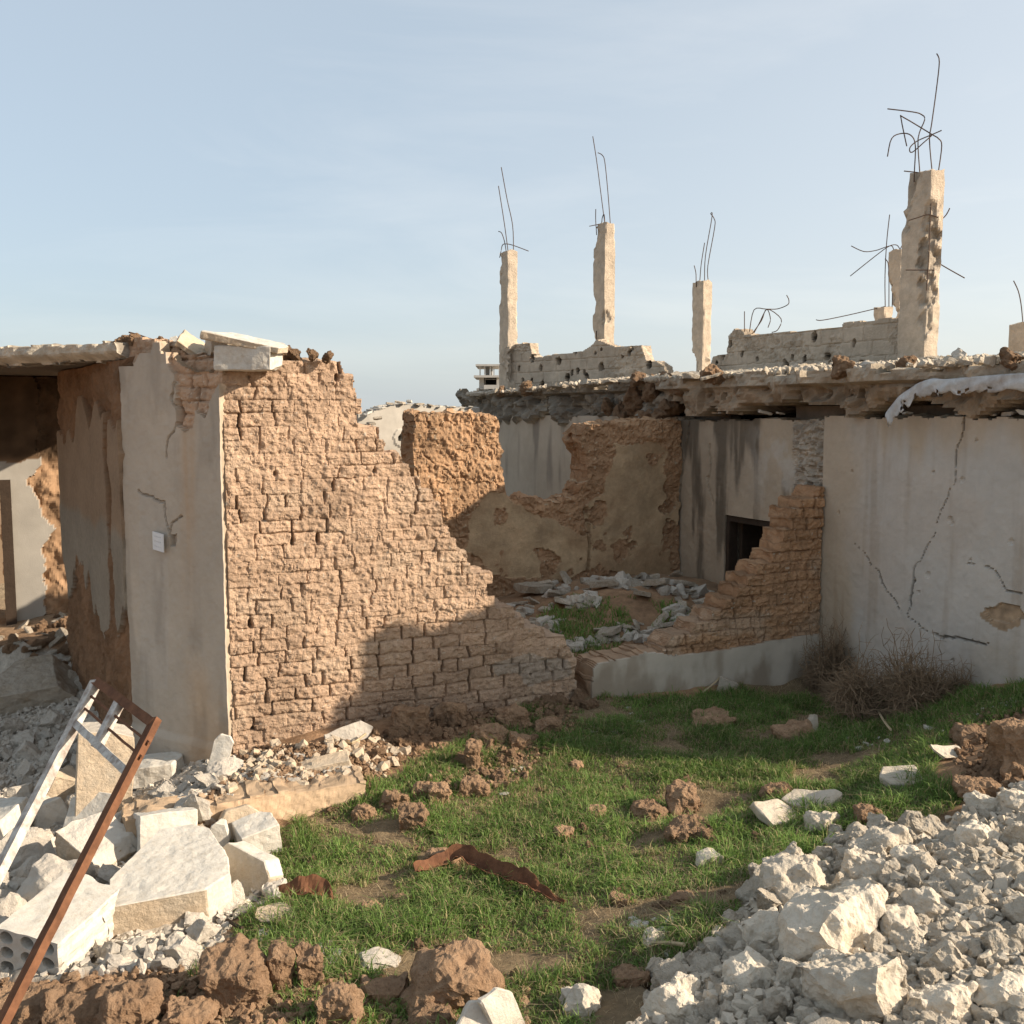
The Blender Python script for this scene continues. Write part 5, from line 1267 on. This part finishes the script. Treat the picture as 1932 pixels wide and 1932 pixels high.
def frame():
    TL, TR, RB = at(182, 1286, 5.95), at(290, 1366, 5.25), at(-12, 1962, 4.05)
    v = RB - TR; LB_ = at(-75, 1790, 5.0)
    LBx = TL + (LB_ - TL) * 1.0
    t = empty('window_frame', (RB.x, RB.y, 0), 'tall broken window frame leaning on the left rubble, one stile rusty, the other flaking white', 'window frame')
    up = (TR - TL).cross(v).normalized()
    bar('stile', TR + (TR - RB).normalized() * .03, RB, .052, .04, M['rust'], t, up)
    bar('stile', TL, LBx, .06, .05, M['rustpaint'], t, up)
    bar('rail', TL, TR, .05, .045, M['rust'], t, up)
    def L_(s, f): # along side s (0 left,1 right) fraction distance m
        a, b = (TL, LBx) if s == 0 else (TR, RB)
        return a + (b - a).normalized() * f
    ml, mr = L_(0, .27), L_(1, .30)
    bar('rail', ml, mr, .04, .04, M['rustpaint'], t, up)
    a = TL + (TR - TL) * .46; b = ml + (mr - ml) * .46
    bar('mullion', a, b + (b - a) * .05, .055, .045, M['rustpaint'], t, up)
    for f, e in ((.33, .5), (.62, .5)):
        p = L_(0, .27 * f); q_ = L_(1, .30 * f); bar('glazing_bar', p, q_ + (q_ - p) * .06, .014, .014, M['rust'], t, up)
    lg = L_(0, 1.0); bar('hinge', lg - Vector((.03, 0, 0)), lg + Vector((.02, 0, .0)), .03, .02, M['rustpaint'], t, up)
    return t
frame()
# ------------------------------------------------------------------ rusty strip in the grass
def strip(name, path, w, label, fold=.6, seed=1, thick=.005):
    r2 = random.Random(seed); V = []; n = 7; P3 = smooth_pts([og(x, y) + Vector((0, 0, h)) for x, y, h in path], 6)
    for i, p in enumerate(P3):
        t = (P3[min(i + 1, len(P3) - 1)] - P3[max(i - 1, 0)]); t.z = 0; t.normalize(); s = Vector((-t.y, t.x, 0))
        f = i / (len(P3) - 1); ww = w * (.75 + .4 * math.sin(f * 3.1)) * (1 - .75 * max(0, f - .72) / .28)
        for j in range(n):
            g = j / (n - 1) - .5
            V.append(tuple(p + s * (g * ww * .75) + Vector((0, 0, abs(g) * 2 * ww * fold * (1.1 if g > 0 else .35) + .008 * math.sin(i * 1.4 + j)))))
    Fq = [(i * n + j, (i + 1) * n + j, (i + 1) * n + j + 1, i * n + j + 1) for i in range(len(P3) - 1) for j in range(n - 1)]
    me = bpy.data.meshes.new(name); me.from_pydata(V, [], Fq); me.update(); o = link(name, me, M['rust'])
    md = o.modifiers.new('s', 'SOLIDIFY'); md.thickness = thick
    return tag(o, label, 'metal strip')
strip('rusty_strip', [(785, 1660, .05), (830, 1648, .05), (868, 1642, .09), (900, 1652, .06), (955, 1672, .05), (990, 1685, .06), (1020, 1696, .04), (1064, 1712, .02)], .10, 'long bent rusty metal strip lying in the grass at the centre', .6, 3)
strip('rusty_strip', [(515, 1708, .03), (560, 1704, .06), (600, 1700, .05), (628, 1704, .02)], .14, 'short crumpled rusty sheet beside the wedge shaped block', .45, 4)
block('plastic_pipe', 1858, 1298, (.62, .07, .05), (0, -2, -8), 'white plastic trim lying at the foot of the right wall', 'pipe', M['plastic'], 88, lift=.05, cell=.1, amp=.0)
rr = random.Random(44)
for pts, lab in [([(1325,1312),(1350,1298),(1368,1283)], 'thin dry stick leaning near the low plastered stub'), ([(1655,1345),(1668,1375),(1680,1398)], 'pale stick under the dry bushes'), ([(640,1400),(665,1415),(690,1405)], 'dry stick by the leaning plaster shard'), ([(1220,1790),(1260,1800),(1290,1815)], 'broken wood splinter at the left tip of the limestone heap'), ([(430,1745),(445,1765),(458,1780)], 'short dark wood piece right of the big slab')]:
    o = tube('dry_stick', [og(x, y, .03 + .03 * i) for i, (x, y) in enumerate(pts)], .010, M['straw'] if 'dark' not in lab else M['dark']); tag(o, lab, 'stick')

# ------------------------------------------------------------------ dry bushes
def bush(cx, cy, wpx, hpx, label, seed, n=900):
    r2 = random.Random(seed); p = og(cx, cy); k = pscale(p); W = wpx / k / 2; Hh = hpx / k
    V = []; Fq = []; b0 = 0
    cl = [(0, 0, 1.)] + [(r2.uniform(-.75, .75), r2.uniform(-.3, .3), r2.uniform(.45, .8)) for _ in range(5)]
    for i in range(n):
        ox, oy, sz = cl[i % len(cl)]
        o = p + Vector((ox * W, oy * W, 0)); Wc = W * (.62 if i % len(cl) else .7) * sz; Hc = Hh * sz
        th = r2.uniform(0, 6.28); el = math.asin(r2.uniform(.0, .98))
        d = Vector((math.cos(th) * math.cos(el), math.sin(th) * math.cos(el), math.sin(el)))
        q = o + Vector((r2.gauss(0, .12) * Wc, r2.gauss(0, .12) * Wc, r2.uniform(0, .15) * Hc)); pts = [q]
        Ln = r2.uniform(.5, 1.0) * (1.25 if r2.random() < .08 else 1); st = 8; dd = d.copy(); cv = Vector((r2.gauss(0, .12), r2.gauss(0, .12), r2.gauss(0, .1) - .13))
        for s_ in range(st):
            dd = (dd + cv + Vector((r2.gauss(0, .38), r2.gauss(0, .38), r2.gauss(0, .34)))).normalized()
            q = q + Vector((dd.x * Wc, dd.y * Wc, dd.z * Hc)) * (Ln / st * 1.15); q.z = max(q.z, p.z - .05); pts.append(q)
        v, f = tube_geo(pts, r2.uniform(.0035, .0065), 3, .4)
        V += [tuple(x) for x in v]; Fq += [tuple(a + b0 for a in g) for g in f]; b0 += len(v)
        for _ in range(3):      # side twigs
            m = r2.randrange(3, len(pts)); q2 = pts[m]; dv = (dd + Vector((r2.gauss(0, .9), r2.gauss(0, .9), r2.gauss(0, .7)))).normalized()
            v, f = tube_geo([q2, q2 + dv * .06, q2 + dv * .11 + Vector((0, 0, r2.gauss(0, .02)))], .0024, 3, .5)
            V += [tuple(x) for x in v]; Fq += [tuple(a + b0 for a in g) for g in f]; b0 += len(v)
    me = bpy.data.meshes.new('dry_bush'); me.from_pydata(V, [], Fq); me.update()
    tag(link('dry_bush', me, M['twig']), label, 'bush', 'dry thorn bushes by the white wall')
bush(1562, 1300, 165, 185, 'rounded dry thorn bush at the corner where mud brick meets white wall', 901, 1000)
bush(1712, 1335, 270, 160, 'wider sprawling dry thorn bush in front of the white wall', 902, 1700)
bush(1630, 1325, 150, 100, 'low dry thorn bush filling the space between the two larger ones', 903, 600)

# ------------------------------------------------------------------ grass
def grass(poly, bounds, n, seed, name, label, hmin=.03, hmax=.10, dry=False, thr=-.62, behind=False, w0=.0032, bare=True):
    r2 = np.random.default_rng(seed)
    xs = r2.uniform(bounds[0], bounds[1], n); ys = r2.uniform(bounds[2], bounds[3], n)
    zs = H(xs, ys); qx, qy = topx(xs, ys, zs)
    ok = inpoly(qx + 16 * fbm(xs * 4, ys * 4, 0, 6, 3), qy + 6 * fbm(xs * 4, ys * 4, 5, 6, 3), poly) & (qx > -50) & (qx < 1990) & (qy < 2040)
    sd = (xs - A[0]) * PF.n.x + (ys - A[1]) * PF.n.y
    ok &= (sd < -.5) if behind else (sd > .06)
    den = fbm(xs * 2.2, ys * 2.2, 0, 41, 4)     # same field as the soil colour
    left = sstep(560, 420, qx) * .5 + sstep(1760, 1900, qy) * .35 * (qx < 1250) + sstep(1250, 1400, qx) * sstep(1560, 1640, qy) * .3
    keep = (den - left * .8 > thr) if not dry else (den < .75)
    ok &= keep & (r2.random(n) < (1 - .75 * left))
    xs, ys, zs, den = xs[ok], ys[ok], zs[ok], den[ok]; N_ = len(xs)
    tuft = fbm(xs * 7, ys * 7, 0, 58, 3)
    h = (hmin + (hmax - hmin) * r2.random(N_) ** 1.3) * (.55 + .5 * sstep(-.4, .5, den) + .75 * sstep(-.1, .7, tuft))
    th = r2.uniform(0, 6.283, N_); lean = r2.uniform(.2, 1.9, N_) if not dry else r2.uniform(.8, 3.5, N_)
    if dry: h = h * .6
    dx, dy = np.cos(th), np.sin(th); ph = r2.uniform(0, 6.283, N_); wx, wy = np.cos(ph) * w0, np.sin(ph) * w0
    V = np.zeros((N_, 5, 3))
    b = np.stack([xs, ys, zs - .006], -1)
    m_ = b + np.stack([dx * h * .25 * lean, dy * h * .25 * lean, h * .6], -1)
    t_ = b + np.stack([dx * h * .8 * lean, dy * h * .8 * lean, h * (1.0 - .25 * np.minimum(lean, 2))], -1)
    w_ = np.stack([wx, wy, np.zeros(N_)], -1)
    V[:, 0] = b - w_; V[:, 1] = b + w_; V[:, 2] = m_ + w_ * .8; V[:, 3] = m_ - w_ * .8; V[:, 4] = t_
    i = np.arange(N_)[:, None] * 5
    if dry: c = np.array((.40, .31, .19)) * (1 + .3 * r2.uniform(-1, 1, (N_, 1)))
    else:
        g = r2.random((N_, 1)); c = np.array((.095, .175, .035)) * (1 - g) + np.array((.21, .30, .08)) * g
        c = c * (1 + .2 * fbm(xs * 1.3, ys * 1.3, 0, 55, 3)[:, None]); dr = (r2.random((N_, 1)) < .13 + .3 * sstep(-.1, -.6, den)[:, None]); c = np.where(dr, np.array((.36, .30, .15)), c)
    C_ = np.repeat(np.clip(c, .01, .9)[:, None, :], 5, 1)
    me = mesh_np(name, V.reshape(-1, 3), [i + np.array([[0, 1, 2, 3]]), i + np.array([[3, 2, 4]])], C_.reshape(-1, 3))
    tag(link(name, me, M['grass']), label, 'grass', kind='stuff')
GB = (-2.9, 5.2, 3.2, 10.9)
grass(POLY_G, GB, 380000, 1001, 'grass', 'short green grass covering the yard between the walls and the stone heaps')
grass(POLY_G, GB, 60000, 1002, 'dry_grass', 'dry straw coloured stalks scattered through the yard grass', dry=True, hmin=.05, hmax=.14, w0=.0018)
grass([(1250,1640),(1420,1640),(1400,1760),(1330,1800),(1240,1860),(1180,1830),(1180,1740)], GB, 60000, 1003, 'dry_grass', 'tangle of dry stalks at the left edge of the limestone heap', dry=True, hmin=.08, hmax=.2, w0=.0016, thr=-9)
grass([(400,1790),(620,1770),(650,1860),(300,1880)], GB, 30000, 1005, 'dry_grass', 'dry stalks behind the big mud clods in the foreground', dry=True, hmin=.06, hmax=.14, w0=.0016, thr=-9)
grass(POLY_G, GB, 26000, 1009, 'weeds', 'low broad leaved weeds mixed into the yard grass', hmin=.02, hmax=.055, w0=.008, thr=.0)
grass(POLY_I, (-1, 4, 9, 15), 60000, 1004, 'grass', 'patch of green grass growing inside the roofless room', behind=True, hmin=.04, hmax=.10, w0=.005, thr=-.05)

# ------------------------------------------------------------------ distant flats and ridge
def flats():
    Y = 90.; t = empty('distant_building', at(920, 760, Y), 'small ruined grey block of flats far off on the horizon', 'building')
    def bx(name, x0, x1, y0, y1, d0, d1, mt=None):
        mt = mt or M['plain']
        a = at(x0, y1, Y); b = at(x1, y0, Y)
        V = [(a.x, Y + d0, a.z), (b.x, Y + d0, a.z), (b.x, Y + d1, a.z), (a.x, Y + d1, a.z), (a.x, Y + d0, b.z), (b.x, Y + d0, b.z), (b.x, Y + d1, b.z), (a.x, Y + d1, b.z)]
        me = bpy.data.meshes.new(name); me.from_pydata(V, [], [(0, 1, 5, 4), (1, 2, 6, 5), (2, 3, 7, 6), (3, 0, 4, 7), (4, 5, 6, 7), (3, 2, 1, 0)]); me.update()
        return link(name, me, mt, t)
    bx('floor_slab', 898, 946, 688, 691.5, -1, 6); bx('floor_slab', 895, 946, 709, 713, -1.4, 6); bx('floor_slab', 900, 946, 733, 737, -1.2, 6)
    for x in (905, 914, 925, 931, 941): bx('column', x, x + 2, 691.5, 709, -.6, -.2)
    bx('room_wall', 915, 923, 692, 709, 2, 2.4); bx('room_wall', 926, 929, 692, 709, 0, 2)
    bx('room_wall', 904, 913, 713, 733, 0, 5); bx('room_wall', 914, 942, 714, 733, 3, 3.3, M['plaindark']); bx('room_wall', 937, 946, 713, 733, -.5, 4)
    bx('balcony_wall', 914, 937, 727, 737, -1.6, -1.2); bx('base_storey', 893, 920, 737, 775, 0, 5); bx('base_storey', 920, 950, 737, 775, -.9, 5)
    for x in (898, 908): bx('window', x, x + 4, 742, 748, -.1, 0.05, M['plaindark'])
M['plain'] = mat('far_concrete', (.44, .42, .39), var=.12, scale=1, bump=0)
M['plaindark'] = mat('far_shadow', (.14, .14, .14), var=.12, scale=1, bump=0)
flats()


# ------------------------------------------------------------------ light, sky, camera
SUN_EL = R(26); SUN_AZ = R(10)       # azimuth measured from +X towards the camera (-Y)
sd_ = Vector((math.cos(SUN_EL) * math.cos(SUN_AZ), -math.cos(SUN_EL) * math.sin(SUN_AZ), math.sin(SUN_EL)))
sun = bpy.data.lights.new('sun', 'SUN'); sun.energy = 4.3; sun.angle = R(.6); sun.color = (1, .86, .69)
so = bpy.data.objects.new('sun', sun); COL.objects.link(so); so.rotation_euler = sd_.to_track_quat('Z', 'Y').to_euler()
w = bpy.data.worlds.new('World'); scene.world = w; w.use_nodes = True
nt = w.node_tree; N = nt.nodes; L = nt.links; bg = N['Background']
sky = N.new('ShaderNodeTexSky'); sky.sky_type = 'NISHITA'; sky.sun_disc = False; sky.sun_elevation = SUN_EL
sky.sun_rotation = math.atan2(sd_.x, sd_.y); sky.air_density = 1.0; sky.dust_density = 2.2; sky.ozone_density = 1.6; sky.altitude = 300
bg.inputs['Strength'].default_value = .152
tc = N.new('ShaderNodeTexCoord'); mp = N.new('ShaderNodeMapping'); mp.inputs['Scale'].default_value = (1.3, 1.3, 6); mp.inputs['Rotation'].default_value = (0, R(28), 0)
L.new(tc.outputs['Generated'], mp.inputs[0])
nz = N.new('ShaderNodeTexNoise'); nz.inputs['Scale'].default_value = 1.6; nz.inputs['Detail'].default_value = 7; nz.inputs['Roughness'].default_value = .58; nz.inputs['Distortion'].default_value = .6
L.new(mp.outputs[0], nz.inputs['Vector'])
def math_(op, a, b=None, c=None, clamp=False):
    n = N.new('ShaderNodeMath'); n.operation = op; n.use_clamp = clamp
    for i, v in enumerate((a, b, c)):
        if v is None: continue
        if isinstance(v, (int, float)): n.inputs[i].default_value = v
        else: L.new(v, n.inputs[i])
    return n.outputs[0]
sx = N.new('ShaderNodeSeparateXYZ'); L.new(tc.outputs['Generated'], sx.inputs[0])
mr = N.new('ShaderNodeMapRange'); mr.inputs['From Min'].default_value = .45; mr.inputs['From Max'].default_value = .78
L.new(nz.outputs['Fac'], mr.inputs['Value'])
hz = math_('POWER', math_('SUBTRACT', 1.0, math_('ABSOLUTE', sx.outputs['Z'])), 3.0)
f = math_('MULTIPLY_ADD', sx.outputs['X'], .9, -.06)
f = math_('MULTIPLY_ADD', hz, .42, f)
f = math_('MULTIPLY_ADD', mr.outputs[0], .42, f, clamp=True)
hc_ = N.new('ShaderNodeMix'); hc_.data_type = 'RGBA'; L.new(f, hc_.inputs['Factor'])
hc_.inputs['A'].default_value = (1.78, 2.04, 2.24, 1); hc_.inputs['B'].default_value = (3.0, 3.0, 2.9, 1)
mx = N.new('ShaderNodeMix'); mx.data_type = 'RGBA'; mx.inputs['Factor'].default_value = .8; L.new(sky.outputs[0], mx.inputs['A']); L.new(hc_.outputs['Result'], mx.inputs['B'])
L.new(mx.outputs['Result'], bg.inputs['Color'])

cam = bpy.data.cameras.new('camera'); co_ = bpy.data.objects.new('camera', cam); COL.objects.link(co_)
cam.sensor_width = 36; cam.lens = 36.0 * F / 1932.0; cam.clip_end = 6000; cam.clip_start = .05
co_.location = (0, 0, CZ); co_.rotation_euler = (R(90) - PIT, 0, 0)
scene.camera = co_
scene.view_settings.view_transform = 'Standard'; scene.view_settings.look = 'None'; scene.view_settings.gamma = 1
scene.view_settings.exposure = .95
scene.render.resolution_x = scene.render.resolution_y = 1024
